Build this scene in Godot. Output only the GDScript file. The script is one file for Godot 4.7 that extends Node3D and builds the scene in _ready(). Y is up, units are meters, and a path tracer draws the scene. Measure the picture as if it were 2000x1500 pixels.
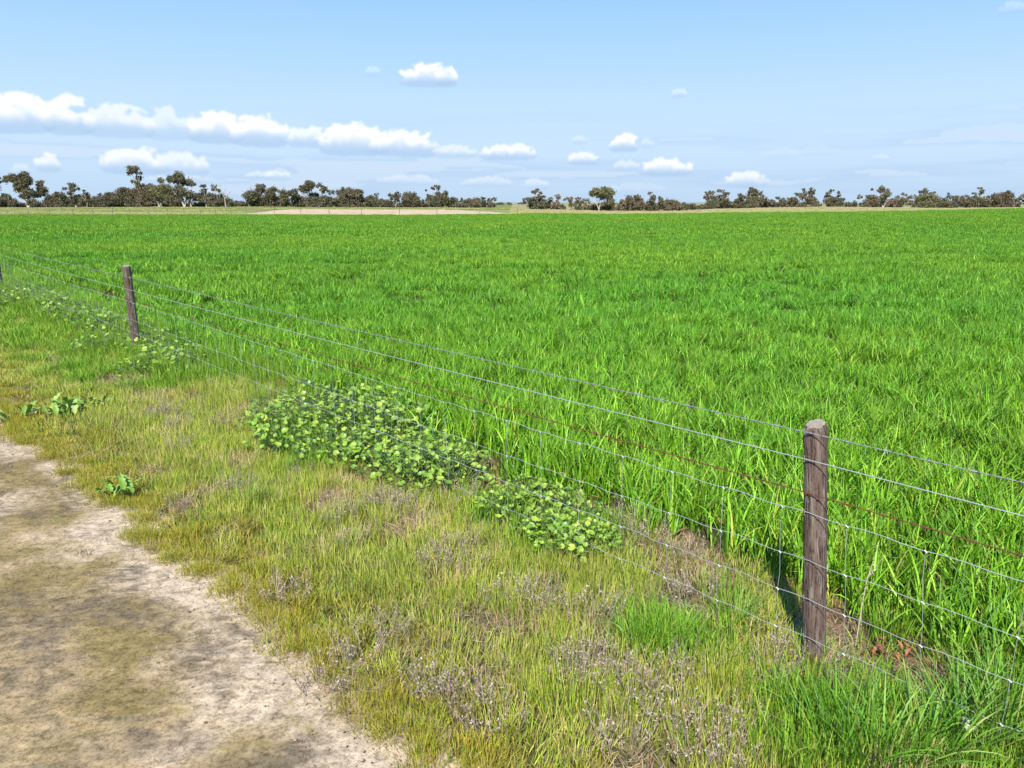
extends Node3D
# A wire-and-post farm fence between a dirt track with a weedy grass verge and a green cereal crop; gum trees along the far side.

# ---- positions, metres; the camera stands at x = 0, z = 0 and looks along -z ----
const P1 := Vector3(1.357, 0.0, -3.171)            # the nearest fence post
const FU := Vector3(0.658777, 0.0, 0.752338)       # along the fence
const FN := Vector3(-0.752338, 0.0, 0.658777)      # across it, towards the track
const SUN_TO := Vector3(-0.20, 1.10, 0.98)
const TREES := [
	[-185.1,-290.0,"gum","",[1.5,9.9,0.9,0.9,1.8,8.8,0.7,0.4,-0.4,10.3,1.8,1.3,-1.5,8.1,1.8,1.5,0.7,6.6,1.1,0.9]],
	[-182.5,-290.0,"bush","",[-0.7,3.9,1.1,0.9,0.7,3.5,1.5,1.0,-0.4,2.0,1.8,1.5,2.2,2.4,1.7,1.3,3.3,1.3,1.5,1.1,0.7,0.7,2.2,0.7]],
	[-173.9,-290.0,"gum","tall spreading gum with umbrella crown on a forked pale trunk",[-7.2,9.8,1.7,1.0,-4.0,10.3,2.2,1.3,0.9,10.9,1.7,1.2,-2.0,8.6,2.6,1.3,2.4,9.2,1.8,1.3,4.2,8.3,1.5,1.0,-0.6,6.8,2.4,1.2,-3.5,6.4,1.7,1.1,2.0,5.0,2.0,1.3,4.6,5.7,1.4,1.7,-0.6,4.2,1.7,1.2,3.5,4.2,2.2,0.8]],
	[-168.3,-285.0,"bush","",[-0.2,1.3,1.6,1.3,1.8,0.7,1.1,0.8]],
	[-165.6,-290.0,"bush","",[-1.1,3.2,1.3,1.3,0.7,2.9,1.5,1.3,-0.7,1.4,1.8,1.3,1.7,1.4,1.5,1.3]],
	[-161.9,-290.0,"gum","",[-0.4,4.2,1.3,1.0,1.5,3.9,1.1,1.1,1.8,2.4,1.5,1.5,0.7,0.9,1.8,1.0]],
	[-156.7,-290.0,"gum","gum with three loose leaf clumps standing above the low scrub",[-1.5,7.7,1.0,0.7,0.2,7.1,1.0,1.2,-3.7,6.7,1.0,0.6,-0.7,4.7,0.9,0.8,0.2,5.8,0.9,1.1,0.4,2.5,2.2,1.5]],
	[-152.7,-290.0,"gum","",[0.0,5.7,0.8,0.4,-2.0,6.4,0.7,0.4,0.0,4.2,1.5,0.9,0.7,2.8,1.5,1.1,-1.1,1.3,1.8,1.3,1.1,1.3,1.5,1.1]],
	[-147.7,-290.0,"bush","",[-0.4,4.5,0.9,0.5,-0.4,2.6,1.7,1.3,0.2,1.1,2.2,1.3]],
	[-146.3,-295.0,"bush","",[-1.1,3.9,1.3,1.1,0.7,3.9,1.5,1.2,-0.4,2.1,2.2,1.7,1.9,2.4,1.9,1.9,0.4,0.7,2.6,0.8]],
	[-142.5,-298.0,"bush","",[-1.1,6.0,1.5,0.9,0.8,5.6,1.7,1.1,-1.5,4.1,1.9,1.7,1.5,4.1,1.9,1.7,0.0,1.8,3.4,1.9]],
	[-137.6,-300.0,"gum","tallest narrow gum with a tufted top rising over brown scrub",[-2.9,13.3,1.1,1.3,-0.6,13.3,1.1,1.1,1.0,12.0,0.7,0.5,-3.2,12.0,1.0,0.7,-1.5,12.4,1.0,0.7,-0.6,10.3,1.5,0.9,-1.7,9.2,0.9,0.6,0.4,8.0,1.3,1.1,1.3,6.7,1.3,1.1]],
	[-132.8,-294.0,"brown","",[-3.7,5.2,1.5,1.3,1.5,6.9,1.9,1.1,-1.5,4.1,2.6,2.2,1.5,4.8,2.2,1.9,-3.4,2.2,2.6,2.1,0.4,1.9,3.4,1.9]],
	[-122.6,-280.0,"olive","round olive gum on two slanting trunks in front of brown scrub",[1.4,6.7,3.0,0.9,-1.1,4.9,1.8,1.5,1.8,4.9,2.7,1.6,3.6,5.6,1.6,1.5,1.1,2.9,2.0,1.4,3.2,2.9,1.6,1.5]],
	[-117.7,-290.0,"gum","broad gum with a domed crown leaning over a bent trunk",[-7.0,9.4,0.9,1.0,-2.2,11.2,1.7,1.0,-3.7,9.7,2.1,1.2,-1.1,10.1,1.9,1.3,1.1,8.6,1.5,1.1,2.9,8.1,1.4,0.9,4.4,7.7,1.0,0.6,-1.1,8.3,1.7,1.0,-1.1,6.4,2.0,1.0,0.0,5.2,1.7,1.3]],
	[-115.5,-290.0,"gum","",[0.7,4.4,1.3,1.1,-0.7,2.9,1.1,0.9,1.8,3.3,1.1,1.1]],
	[-123.3,-300.0,"brown","",[-1.5,3.4,1.9,2.3,-0.8,1.5,2.3,1.5]],
	[-109.8,-290.0,"gum","",[-0.2,6.8,1.3,0.7,-0.6,5.5,1.0,0.8,0.2,5.9,0.7,1.0,-1.7,4.0,1.4,1.3,-1.3,2.6,1.4,0.9]],
	[-105.5,-290.0,"gum","",[-0.9,7.2,1.2,0.4,-0.6,6.1,1.7,0.6,1.1,5.7,0.9,0.5,-2.2,3.9,2.0,1.0,-2.9,2.4,1.8,1.0,0.0,2.8,1.7,1.3,1.8,2.4,1.8,1.3,-1.1,1.3,2.6,1.2]],
	[-100.7,-284.0,"dead","bare dead gum with forked grey limbs beside a leafy gum",[-1.4,8.1,0.0,0.0,2.3,5.4,0.0,0.0,0.2,6.1,0.0,0.0,-0.7,4.9,0.0,0.0,1.6,3.8,0.0,0.0,1.1,2.7,0.0,0.0]],
	[-101.5,-290.0,"bush","",[0.0,1.3,1.1,1.3]],
	[-107.9,-320.0,"bush","",[-1.6,1.3,1.2,0.9,0.2,0.9,1.6,0.9,2.0,1.1,1.2,0.9]],
	[-92.0,-290.0,"gum","",[1.7,6.9,1.7,1.0,3.3,6.5,0.9,0.8,1.5,5.2,1.7,1.2,-2.2,4.1,1.5,1.3,0.0,3.8,2.2,1.5,-0.7,1.9,2.2,1.7,2.2,1.9,1.7,1.5]],
	[-93.6,-292.0,"dead","thin dead stag poking out of a dense gum crown",[-0.4,8.0,0.0,0.0,0.3,7.5,0.0,0.0,-0.1,6.0,0.0,0.0]],
	[-86.1,-290.0,"bush","",[1.1,6.0,1.8,0.9,-0.4,4.5,1.7,1.5,-0.4,2.3,1.7,2.0,1.1,1.9,1.1,1.4,-0.4,0.6,1.8,0.7]],
	[-81.7,-290.0,"gum","",[-0.4,4.6,1.1,1.1,0.7,4.2,0.9,0.9,0.2,2.6,1.5,1.7,0.4,0.9,1.5,1.0]],
	[-82.1,-293.0,"dead","slender dead stag above a narrow gum",[-0.6,7.8,0.0,0.0,0.3,6.9,0.0,0.0,0.6,5.8,0.0,0.0]],
	[-75.1,-290.0,"gum","wide arching gum whose crown trails down to one side",[1.8,8.2,1.4,1.0,3.3,7.5,1.6,1.2,0.0,6.5,1.8,1.0,1.8,6.2,1.9,1.2,-2.6,5.1,1.8,1.2,-2.9,3.2,1.4,1.7,-1.5,1.8,2.4,1.7,5.9,7.5,1.4,0.8,8.5,6.5,1.2,0.8,7.0,5.8,1.4,0.8,9.2,5.1,1.6,0.7,3.7,3.6,1.7,1.3,4.4,1.8,2.4,1.7,1.5,1.0,2.9,1.0]],
	[-66.4,-286.0,"bush","",[-0.7,2.7,1.8,1.1,1.5,2.4,1.8,1.1,0.4,0.9,2.9,1.0]],
	[-58.1,-290.0,"brown","broad round brown gum dense down to the grass",[-1.5,5.9,1.7,1.0,-3.3,5.0,1.5,1.2,0.7,5.0,2.2,1.2,3.3,5.0,1.7,1.0,-1.5,3.1,2.9,1.7,2.6,3.1,2.6,1.5,0.0,1.3,4.2,1.3]],
	[-63.3,-290.0,"bush","",[-0.2,1.7,1.5,1.3,0.4,0.7,1.5,0.9]],
	[-50.8,-290.0,"gum","",[2.2,4.5,1.2,0.5,-0.4,3.1,1.3,1.1,1.1,2.6,1.7,1.1,-0.7,1.5,1.5,1.3,2.2,1.3,2.2,1.3]],
	[-45.6,-290.0,"bush","",[-1.3,2.4,1.1,0.7,-0.7,1.3,2.2,1.3,1.8,1.1,2.6,1.1]],
	[-41.9,-290.0,"gum","",[0.4,5.0,1.1,0.5,-1.1,4.0,1.5,0.8,0.7,4.0,1.3,0.8,-0.4,2.9,1.8,0.7,0.7,2.2,1.1,0.5]],
	[-37.5,-290.0,"bush","",[-0.4,4.0,1.3,0.9,1.8,4.0,1.7,1.1,0.0,2.2,1.7,1.7,2.2,1.8,1.7,1.7]],
	[-32.7,-290.0,"bush","",[0.7,2.2,0.9,0.7,0.4,0.9,1.8,0.9,2.6,2.4,1.1,0.7]],
	[-27.2,-290.0,"gum","gum with a small crest of leaves above a gappy crown",[0.0,7.5,1.4,0.5,-1.3,6.6,0.7,0.6,0.7,6.8,0.7,0.9,-3.5,6.0,0.3,0.2,-2.8,4.0,0.7,0.7,0.4,5.0,1.2,0.7,3.1,5.0,0.9,0.9,1.5,3.5,2.1,1.3,-0.7,2.9,1.8,1.2,2.6,2.8,1.8,1.3,0.0,1.3,2.9,1.3]],
	[-21.3,-290.0,"gum","",[-0.7,3.1,1.7,0.6,0.7,2.8,1.7,0.7,2.9,2.6,0.8,0.6,0.0,1.3,2.2,1.3,2.2,0.9,1.8,0.9]],
	[-14.7,-290.0,"brown","",[-1.1,2.0,1.8,1.0,1.5,2.6,1.7,0.9,-0.7,0.9,2.9,1.0,2.6,1.3,1.8,1.3]],
	[-8.5,-290.0,"gum","low straggling gum ending the tree row at the open gap",[-1.8,3.3,0.9,0.4,-2.2,2.2,1.3,0.7,0.7,2.9,0.9,0.3,2.0,2.8,0.9,0.6,0.0,1.7,1.8,0.8,1.1,0.7,1.5,0.7,-1.5,0.7,1.8,0.8]],
	[-8.7,-620.0,"far","",[0.0,0.8,3.1,0.9,-2.4,0.6,2.0,0.7]],
	[-2.0,-640.0,"far","",[0.0,0.8,2.8,0.9]],
	[7.8,-560.0,"far","",[0.0,1.8,2.1,1.0,-2.5,0.9,1.8,0.6]],
	[7.3,-250.0,"gum","ragged gum with a small top tuft starting the row after the gap",[0.6,5.9,0.6,0.4,1.4,5.2,0.7,0.4,-0.5,5.1,0.6,0.6,0.3,4.0,1.6,0.6,-2.2,3.3,1.3,0.4,-3.2,3.0,0.8,0.3,2.2,3.7,1.0,0.5,-1.0,2.4,1.5,1.0,1.6,2.4,1.5,1.0,4.8,3.2,1.0,0.4,3.8,2.4,1.3,0.7,0.3,1.1,2.8,1.0,3.2,1.1,1.8,0.9]],
	[14.3,-250.0,"pink","pinkish dry gum sapling between ragged gums",[-0.2,3.8,0.8,0.6,-0.3,2.7,0.6,0.9,-0.6,1.7,1.3,0.9,-0.3,0.8,1.6,0.7]],
	[18.4,-250.0,"pale","row gum with several slender pale trunks under a thin crown",[-1.3,3.2,1.4,0.4,-0.3,3.7,1.3,0.3,1.9,3.5,1.1,0.3,0.6,2.7,1.8,0.5,2.5,2.4,1.7,0.6,4.4,2.7,1.6,0.6,0.0,1.5,2.2,0.6,3.8,1.3,1.9,0.8]],
	[27.0,-250.0,"olive","rounded olive gum standing clear above its neighbours on bare stems",[0.6,6.8,1.8,0.6,-1.6,5.9,1.5,0.9,0.3,5.7,2.1,1.0,2.9,5.9,1.7,1.0,-1.9,4.8,1.2,1.0,0.6,4.4,2.0,0.8,3.2,4.4,1.2,1.0,3.5,2.9,1.0,0.9]],
	[27.6,-256.0,"brown","",[-0.7,1.0,2.0,1.1,3.3,1.4,1.6,1.2,1.6,2.0,1.0,0.8]],
	[36.8,-252.0,"brown","",[-2.4,2.7,1.0,0.8,1.6,4.3,1.5,0.6,0.0,3.5,1.4,1.1,2.6,3.5,1.4,0.9,-1.0,1.9,1.9,1.2,2.2,1.9,2.2,1.3,-2.9,1.3,1.1,1.2]],
	[43.8,-252.0,"gum","",[-1.0,5.4,0.4,0.3,-0.6,4.6,1.1,0.6,0.0,3.5,0.9,1.0,-0.8,2.8,1.1,0.9,2.2,4.0,0.6,0.4,2.7,3.5,0.6,0.5,3.2,2.2,1.6,1.1,-0.6,1.5,1.9,1.3]],
	[50.3,-254.0,"brown","",[-1.9,2.7,1.3,0.8,0.0,2.3,1.9,1.0,1.3,2.6,1.3,0.6,-0.6,1.1,2.6,1.1,2.3,1.1,1.9,1.0]],
	[55.3,-256.0,"bush","",[-1.0,2.0,1.3,0.6,1.6,1.6,1.1,0.7,-0.3,1.0,2.3,1.0,3.3,1.1,1.3,0.7,5.2,1.0,1.6,0.7]],
	[72.1,-290.0,"gum","flat-topped gum with pale stems behind the pale grass strip",[-2.2,5.4,1.2,0.5,0.0,5.6,1.6,0.7,2.2,6.1,1.4,0.5,3.7,5.0,1.8,0.7,4.8,4.3,1.1,0.4,-1.1,3.9,1.6,0.8,1.8,3.6,2.1,1.0,3.7,2.5,1.8,1.1,-0.7,1.7,2.1,1.3,2.2,1.4,2.4,1.1,-3.3,4.1,0.4,0.3]],
	[78.4,-290.0,"brown","",[0.0,1.5,1.8,0.7,-0.4,0.7,2.2,0.8]],
	[82.4,-290.0,"gum","",[-0.7,4.8,0.7,0.4,0.0,3.9,1.5,0.8,-1.5,2.9,1.3,0.7,-0.4,2.0,2.1,1.2,-1.5,0.9,1.8,0.9]],
	[86.5,-290.0,"gum","pointed gum with stacked leaf tiers above brown scrub",[-0.4,6.6,0.8,0.7,1.1,6.4,0.7,0.7,0.0,5.3,2.1,0.8,1.8,5.1,1.1,0.7,-0.4,4.0,2.3,0.8,3.3,4.2,1.1,0.5,0.4,2.5,2.9,1.3,-0.4,1.0,3.2,1.0]],
	[91.2,-290.0,"brown","",[-1.5,2.3,2.2,0.9,1.5,1.7,2.2,0.8,0.0,0.8,4.0,0.9]],
	[96.4,-290.0,"gum","",[-0.9,3.2,0.8,0.5,0.4,2.5,1.3,0.7,0.7,1.2,1.8,1.0]],
	[100.8,-290.0,"gum","",[-1.5,2.9,0.8,0.4,0.0,2.9,1.1,0.7,0.4,1.6,1.8,1.2]],
	[105.6,-290.0,"gum","gum with two small knobs of leaves on a fan of limbs",[0.9,6.4,0.5,0.4,-0.6,6.1,0.5,0.4,1.5,5.3,1.4,0.8,-2.9,4.8,1.1,0.7,-0.4,4.8,1.2,0.7,-1.5,3.7,1.8,0.8,1.8,4.0,1.4,0.7,0.4,2.6,2.1,1.0,2.2,2.2,1.8,1.0,0.4,0.9,3.2,0.8]],
	[112.6,-290.0,"gum","open gum with separate floating leaf tiers like steps",[2.0,5.7,1.2,0.4,0.7,4.8,1.0,0.6,3.3,5.0,0.7,0.4,0.0,3.7,1.0,0.5,2.2,3.7,1.5,0.4,4.4,3.9,0.6,0.3,5.9,2.9,1.4,0.5,7.0,2.6,0.9,0.5,1.5,1.8,1.8,1.4,4.4,1.7,1.8,1.0,1.8,0.7,2.5,0.7]],
	[121.4,-290.0,"bush","",[-0.7,0.9,1.3,0.6,1.1,1.3,0.9,0.7,1.1,0.6,1.8,0.5]],
	[120.0,-280.0,"pale","small lone gum with flat crown on one thin white stem",[0.2,3.7,1.2,0.4,0.6,3.1,1.4,0.2]],
	[126.2,-290.0,"bush","",[-0.7,1.3,1.1,0.6,0.4,0.7,1.8,0.7]],
	[130.4,-292.0,"brown","",[-0.7,3.3,1.7,0.9,1.1,3.1,1.9,0.9,0.0,1.8,2.6,1.5,-1.5,1.0,1.5,0.9]],
	[128.6,-280.0,"pale","gum with a leaning white trunk and knobbly crown",[-0.8,6.8,0.8,0.6,-3.4,6.2,0.6,0.3,-1.1,5.8,1.5,0.7,1.1,5.6,1.5,0.7,0.0,4.7,1.7,0.8,-0.4,3.3,1.4,0.9,1.1,3.6,1.1,0.8,-0.7,1.8,1.4,0.8]],
	[136.9,-290.0,"pink","",[0.0,2.8,1.5,0.4,-0.4,1.7,1.8,1.0,0.4,0.7,1.8,0.9]],
	[137.9,-283.0,"pale","",[0.0,4.6,1.4,0.5,-2.2,3.5,1.1,0.5,2.2,3.7,1.4,0.6,-0.4,3.1,1.7,0.7,0.7,1.9,1.7,0.9,-1.8,1.7,1.4,0.9]],
	[139.5,-272.0,"olive","low olive dome of leaves bulging toward the crop edge",[0.3,3.5,2.7,1.0,-1.4,2.4,2.0,1.3,1.7,2.4,2.3,1.5,0.0,1.0,3.4,1.3]],
	[150.4,-292.0,"gum","",[-0.6,5.9,0.9,1.0,-3.3,5.7,0.8,0.4,2.0,5.0,1.4,0.6,0.0,4.8,2.1,0.6,-2.2,4.4,1.5,0.5]],
	[155.3,-290.0,"gum","",[1.1,5.0,0.9,0.2,1.1,3.9,1.1,0.4,-0.7,2.8,1.7,0.6,0.7,2.4,1.8,0.8,0.0,1.1,2.1,1.1]],
	[159.3,-290.0,"gum","",[-0.7,3.6,1.7,0.6,0.4,2.9,1.5,0.7,-0.4,1.4,2.2,1.2]],
	[163.4,-290.0,"bush","",[-0.7,3.7,2.0,0.6,-1.5,2.4,2.2,1.0,0.4,1.7,2.6,1.4]],
	[167.4,-290.0,"gum","gum topped by a curled tuft like a question mark",[-0.4,6.6,1.0,0.4,0.2,5.7,0.7,0.7,-0.2,4.8,1.2,0.5,-2.6,4.8,0.9,0.3,-0.4,3.5,1.8,0.6,2.2,3.7,1.3,0.5,-1.1,2.0,2.5,1.3,1.5,1.7,2.1,1.2]],
	[172.9,-290.0,"bush","",[0.6,4.0,1.5,0.9,-0.7,3.1,1.7,1.1,1.8,3.1,1.7,1.1,0.0,1.7,2.6,1.7]],
	[177.0,-290.0,"brown","",[-0.4,4.8,1.5,0.9,1.1,4.2,1.7,0.9,0.4,2.8,2.4,1.7,0.0,1.1,2.6,1.0]],
	[180.3,-290.0,"pale","",[0.4,2.6,1.1,0.7,0.0,1.8,0.9,0.5,2.9,3.9,1.3,0.7,2.2,2.6,1.1,0.8]],
	[186.9,-290.0,"gum","",[1.1,4.2,1.7,1.1,-1.2,3.7,1.7,1.1,-1.2,1.8,1.7,1.1,1.3,2.6,1.7,1.1,-1.7,4.2,1.7,1.1,-0.6,3.1,1.7,1.1]],
	[-190.2,-290.0,"gum","",[0.4,3.6,1.7,1.2,-0.9,5.2,1.7,1.2,0.7,2.4,1.7,1.2,-1.7,5.4,1.7,1.2,-0.2,4.0,1.7,1.2,1.4,3.4,1.7,1.2]],
	[191.0,-290.0,"bush","",[-0.3,3.1,1.7,1.1,0.6,2.6,1.7,1.1,-1.2,2.1,1.7,1.1,0.9,1.3,1.7,1.1,1.0,3.6,1.7,1.1,-0.7,2.4,1.7,1.1]],
	[-194.6,-290.0,"bush","",[0.6,2.6,1.7,1.2,1.3,4.5,1.7,1.2,1.6,5.9,1.7,1.2,-1.6,1.3,1.7,1.2,1.6,4.5,1.7,1.2,-1.4,4.4,1.7,1.2]],
	[195.0,-290.0,"gum","",[-1.7,1.5,1.7,1.1,0.6,2.6,1.7,1.1,-1.0,2.9,1.7,1.1,-1.1,2.0,1.7,1.1,-0.1,4.4,1.7,1.1,-0.9,2.2,1.7,1.1]],
	[-199.0,-290.0,"gum","",[0.0,4.1,1.7,1.2,-0.9,5.5,1.7,1.2,0.4,2.8,1.7,1.2,0.1,1.4,1.7,1.2,1.5,4.9,1.7,1.2,0.4,2.9,1.7,1.2]],
	[199.1,-290.0,"bush","",[-1.0,3.5,1.7,1.1,-0.1,2.1,1.7,1.1,-0.8,2.1,1.7,1.1,0.6,3.8,1.7,1.1,-0.4,1.8,1.7,1.1,1.3,2.3,1.7,1.1]],
	[-203.5,-290.0,"bush","",[-1.8,2.6,1.7,1.2,-1.0,2.0,1.7,1.2,1.5,3.9,1.7,1.2,1.7,2.3,1.7,1.2,-0.7,1.7,1.7,1.2,-0.4,5.4,1.7,1.2]],
	[203.1,-290.0,"gum","",[0.3,1.7,1.7,1.1,0.6,3.2,1.7,1.1,1.5,2.9,1.7,1.1,-0.4,4.0,1.7,1.1,-1.1,2.2,1.7,1.1,1.1,3.5,1.7,1.1]],
	[-207.9,-290.0,"gum","",[0.4,1.7,1.7,1.2,-1.3,4.6,1.7,1.2,0.1,3.2,1.7,1.2,-0.4,4.0,1.7,1.2,-1.4,3.0,1.7,1.2,1.6,5.0,1.7,1.2]],
	[-202.1,-302.0,"under","",[-1.8,0.4,2.0,0.5,1.5,0.6,1.7,0.8,2.5,0.7,1.2,0.5,2.0,0.8,1.1,0.8,2.7,1.1,1.8,0.8,0.6,0.8,2.2,0.7]],
	[-195.8,-302.0,"under","",[-0.9,1.0,2.3,0.5,0.2,0.7,1.0,0.5,-1.3,0.5,1.9,0.5,0.7,1.0,1.6,0.5,-2.5,0.6,1.5,0.6,-1.1,1.0,1.7,0.8]],
	[-189.1,-302.0,"under","",[1.2,0.4,1.2,0.7,0.3,1.1,1.9,0.8,-2.6,0.6,1.8,0.7,-0.8,0.5,1.7,0.5,1.0,1.0,1.8,0.5,0.1,0.6,1.7,0.7]],
	[-185.1,-302.0,"under","",[-2.7,0.7,1.8,0.5,2.5,0.7,2.2,0.7,1.3,1.0,1.6,0.6,1.0,0.4,1.8,0.7,-2.0,0.5,1.0,0.7,1.1,0.7,2.2,0.6]],
	[-178.4,-302.0,"under","",[2.4,0.4,1.5,0.5,-0.9,0.9,1.4,0.6,-0.1,0.4,1.1,0.5,0.3,0.4,2.2,0.8,0.4,0.9,2.0,0.5,2.6,0.4,2.1,0.8]],
	[-170.7,-302.0,"under","",[-2.1,1.0,2.2,0.8,1.1,0.6,1.7,0.6,2.1,0.6,1.5,0.5,-0.1,0.8,1.6,0.6,0.3,0.8,1.1,0.7,1.2,0.5,1.8,0.6]],
	[-163.8,-302.0,"under","",[-0.7,0.6,1.9,0.8,-2.4,0.5,1.1,0.6,0.1,0.8,1.5,0.8,1.0,0.5,1.4,0.5,-1.8,1.0,2.2,0.6,-1.5,1.0,1.1,0.5]],
	[-159.6,-302.0,"under","",[-0.8,0.6,1.3,0.5,0.7,0.8,1.8,0.8,2.5,0.5,2.0,0.6,1.8,0.9,1.0,0.8,2.5,1.1,1.0,0.5,0.8,0.8,1.1,0.8]],
	[-153.5,-302.0,"under","",[-2.6,1.0,1.7,0.5,-1.9,1.0,2.0,0.8,2.5,0.6,1.6,0.6,-2.8,0.5,1.0,0.5,-0.5,1.1,2.1,0.7,-1.5,0.5,1.8,0.7]],
	[-146.6,-302.0,"under","",[-2.1,0.6,2.3,0.7,0.4,0.6,2.1,0.6,-0.3,1.0,1.5,0.6,-2.7,1.0,1.3,0.7,0.3,0.5,1.3,0.6,-2.3,1.0,1.4,0.7]],
	[-141.0,-302.0,"under","",[2.7,0.7,1.0,0.6,-0.9,0.5,2.0,0.8,1.1,0.5,1.7,0.6,1.0,1.0,2.1,0.8,1.1,0.7,1.7,0.5,0.3,0.8,1.8,0.6]],
	[-134.1,-302.0,"under","",[0.1,0.9,1.2,0.7,-0.9,1.0,1.7,0.6,-2.7,0.4,1.3,0.7,-0.2,1.0,1.1,0.7,-0.6,0.8,1.1,0.6,-2.1,0.7,1.2,0.7]],
	[-126.6,-302.0,"under","",[-2.5,0.6,2.1,0.8,2.2,0.5,2.2,0.6,-2.1,0.9,1.1,0.5,2.3,0.5,1.5,0.8,-1.3,0.6,1.5,0.7,0.9,0.6,1.1,0.6]],
	[-120.9,-302.0,"under","",[-0.5,0.9,1.1,0.7,0.2,0.4,1.8,0.8,-0.8,0.7,1.7,0.6,0.1,0.8,1.7,0.5,-2.3,1.0,1.5,0.5,2.9,0.8,1.4,0.5]],
	[-116.1,-302.0,"under","",[0.7,0.8,2.1,0.8,2.2,0.4,1.1,0.7,0.7,0.5,2.1,0.8,-1.7,0.8,1.5,0.7,1.2,0.8,1.9,0.5,-0.3,0.5,1.8,0.6]],
	[-107.7,-302.0,"under","",[2.8,0.7,2.0,0.7,1.4,0.8,1.3,0.7,-0.8,0.8,1.7,0.6,-0.1,0.7,1.3,0.8,2.5,0.5,1.4,0.5,-1.8,0.4,1.5,0.8]],
	[-102.9,-302.0,"under","",[2.8,1.0,1.3,0.5,-1.3,0.7,1.2,0.7,0.6,0.9,1.6,0.7,1.8,0.8,1.2,0.8,2.2,0.8,1.6,0.7,1.8,1.0,2.0,0.5]],
	[-94.3,-302.0,"under","",[-2.7,0.7,1.5,0.7,0.8,0.8,1.0,0.5,0.2,0.8,1.2,0.8,-2.0,1.1,1.8,0.5,-0.7,0.9,1.1,0.6,2.1,0.5,2.2,0.5]],
	[-89.5,-302.0,"under","",[1.7,0.4,2.2,0.7,0.1,0.9,1.5,0.7,0.0,0.5,2.1,0.8,1.4,0.9,1.0,0.5,-1.6,0.6,2.1,0.5,-0.0,1.1,1.8,0.7]],
	[-82.0,-302.0,"under","",[-0.7,0.8,1.1,0.7,-1.5,0.8,1.9,0.5,2.0,0.5,1.8,0.8,1.2,0.4,1.8,0.7,-2.0,1.0,2.2,0.5,1.7,0.4,1.9,0.6]],
	[-77.8,-302.0,"under","",[-1.0,1.0,1.6,0.7,-0.4,0.5,2.2,0.5,-2.2,0.7,2.2,0.7,-2.6,1.1,2.2,0.7,-1.0,0.5,1.9,0.5,-2.9,1.1,1.5,0.6]],
	[-69.7,-302.0,"under","",[-2.7,0.8,1.3,0.8,-0.7,0.5,1.6,0.6,0.8,0.8,1.0,0.5,-0.3,1.0,1.9,0.6,1.1,0.5,1.4,0.5,-0.8,0.9,1.1,0.5]],
	[-63.4,-302.0,"under","",[-1.5,0.7,1.3,0.5,-1.4,0.5,1.9,0.6,0.5,0.7,2.1,0.7,1.1,1.1,1.3,0.6,-1.0,0.5,1.1,0.6,-1.5,0.4,1.8,0.7]],
	[-56.9,-302.0,"under","",[-1.3,0.6,1.8,0.6,-1.9,1.0,1.2,0.8,1.8,0.4,2.0,0.5,-0.3,1.0,1.4,0.6,-2.5,0.7,1.6,0.7,0.5,1.0,1.6,0.5]],
	[-50.2,-302.0,"under","",[2.7,0.9,2.2,0.7,-0.5,0.9,1.6,0.8,-1.3,0.7,1.7,0.7,-1.7,0.6,1.6,0.8,2.3,0.7,1.6,0.5,1.9,0.6,1.2,0.7]],
	[-43.7,-302.0,"under","",[0.6,0.5,2.0,0.5,1.2,0.9,2.0,0.6,-0.8,0.5,2.0,0.5,-2.6,1.0,1.2,0.5,-1.0,0.4,2.2,0.8,2.9,1.0,1.8,0.6]],
	[-38.3,-302.0,"under","",[-1.8,0.4,2.1,0.8,1.6,0.5,1.8,0.8,0.2,0.4,1.6,0.8,2.8,1.0,1.6,0.5,-2.4,0.7,1.0,0.8,0.5,1.1,1.9,0.6]],
	[-32.0,-302.0,"under","",[-1.4,0.9,1.5,0.5,0.5,0.7,1.6,0.5,0.2,0.7,1.1,0.5,-1.8,1.0,1.3,0.5,-0.7,0.5,1.9,0.7,-0.7,0.7,1.4,0.6]],
	[-27.6,-302.0,"under","",[2.8,0.8,2.1,0.8,-1.6,0.5,1.1,0.5,-0.0,1.0,1.7,0.6,-0.9,1.0,1.7,0.6,1.0,1.1,2.0,0.6,-1.5,0.6,1.8,0.8]],
	[-21.3,-302.0,"under","",[2.1,0.4,1.7,0.5,-2.2,0.5,1.0,0.7,-0.4,0.7,1.9,0.6,-0.7,0.7,1.5,0.5,1.3,0.4,1.0,0.5,1.3,1.0,2.0,0.6]],
	[-13.2,-302.0,"under","",[-0.5,0.5,1.3,0.5,1.4,1.0,1.9,0.8,-0.7,0.5,1.6,0.7,-0.6,0.8,1.7,0.7,0.5,1.0,1.7,0.7,2.3,1.0,2.2,0.6]],
	[-8.6,-302.0,"under","",[1.2,0.7,1.4,0.5,-2.6,0.7,1.1,0.8,-2.8,0.9,1.6,0.7,0.1,0.4,1.0,0.8,2.5,0.8,1.1,0.6,0.5,1.0,1.0,0.5]],
	[10.1,-262.0,"under","",[1.5,1.0,0.9,0.7,-1.9,0.3,1.4,0.4,1.1,0.6,1.5,0.6,-2.3,0.9,1.1,0.4,1.0,0.7,1.2,0.4,-1.5,0.6,0.8,0.6]],
	[15.1,-262.0,"under","",[-1.2,0.9,1.2,0.4,0.7,0.7,2.0,0.7,-2.3,0.8,1.0,0.5,-0.4,0.7,1.3,0.4,-1.6,0.6,1.3,0.5,1.1,0.9,1.3,0.7]],
	[22.1,-262.0,"under","",[1.3,0.4,1.3,0.7,1.5,0.5,2.0,0.5,-0.7,0.8,1.4,0.6,-1.7,0.4,0.9,0.7,1.1,0.6,0.9,0.7,0.5,0.3,0.9,0.5]],
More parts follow.
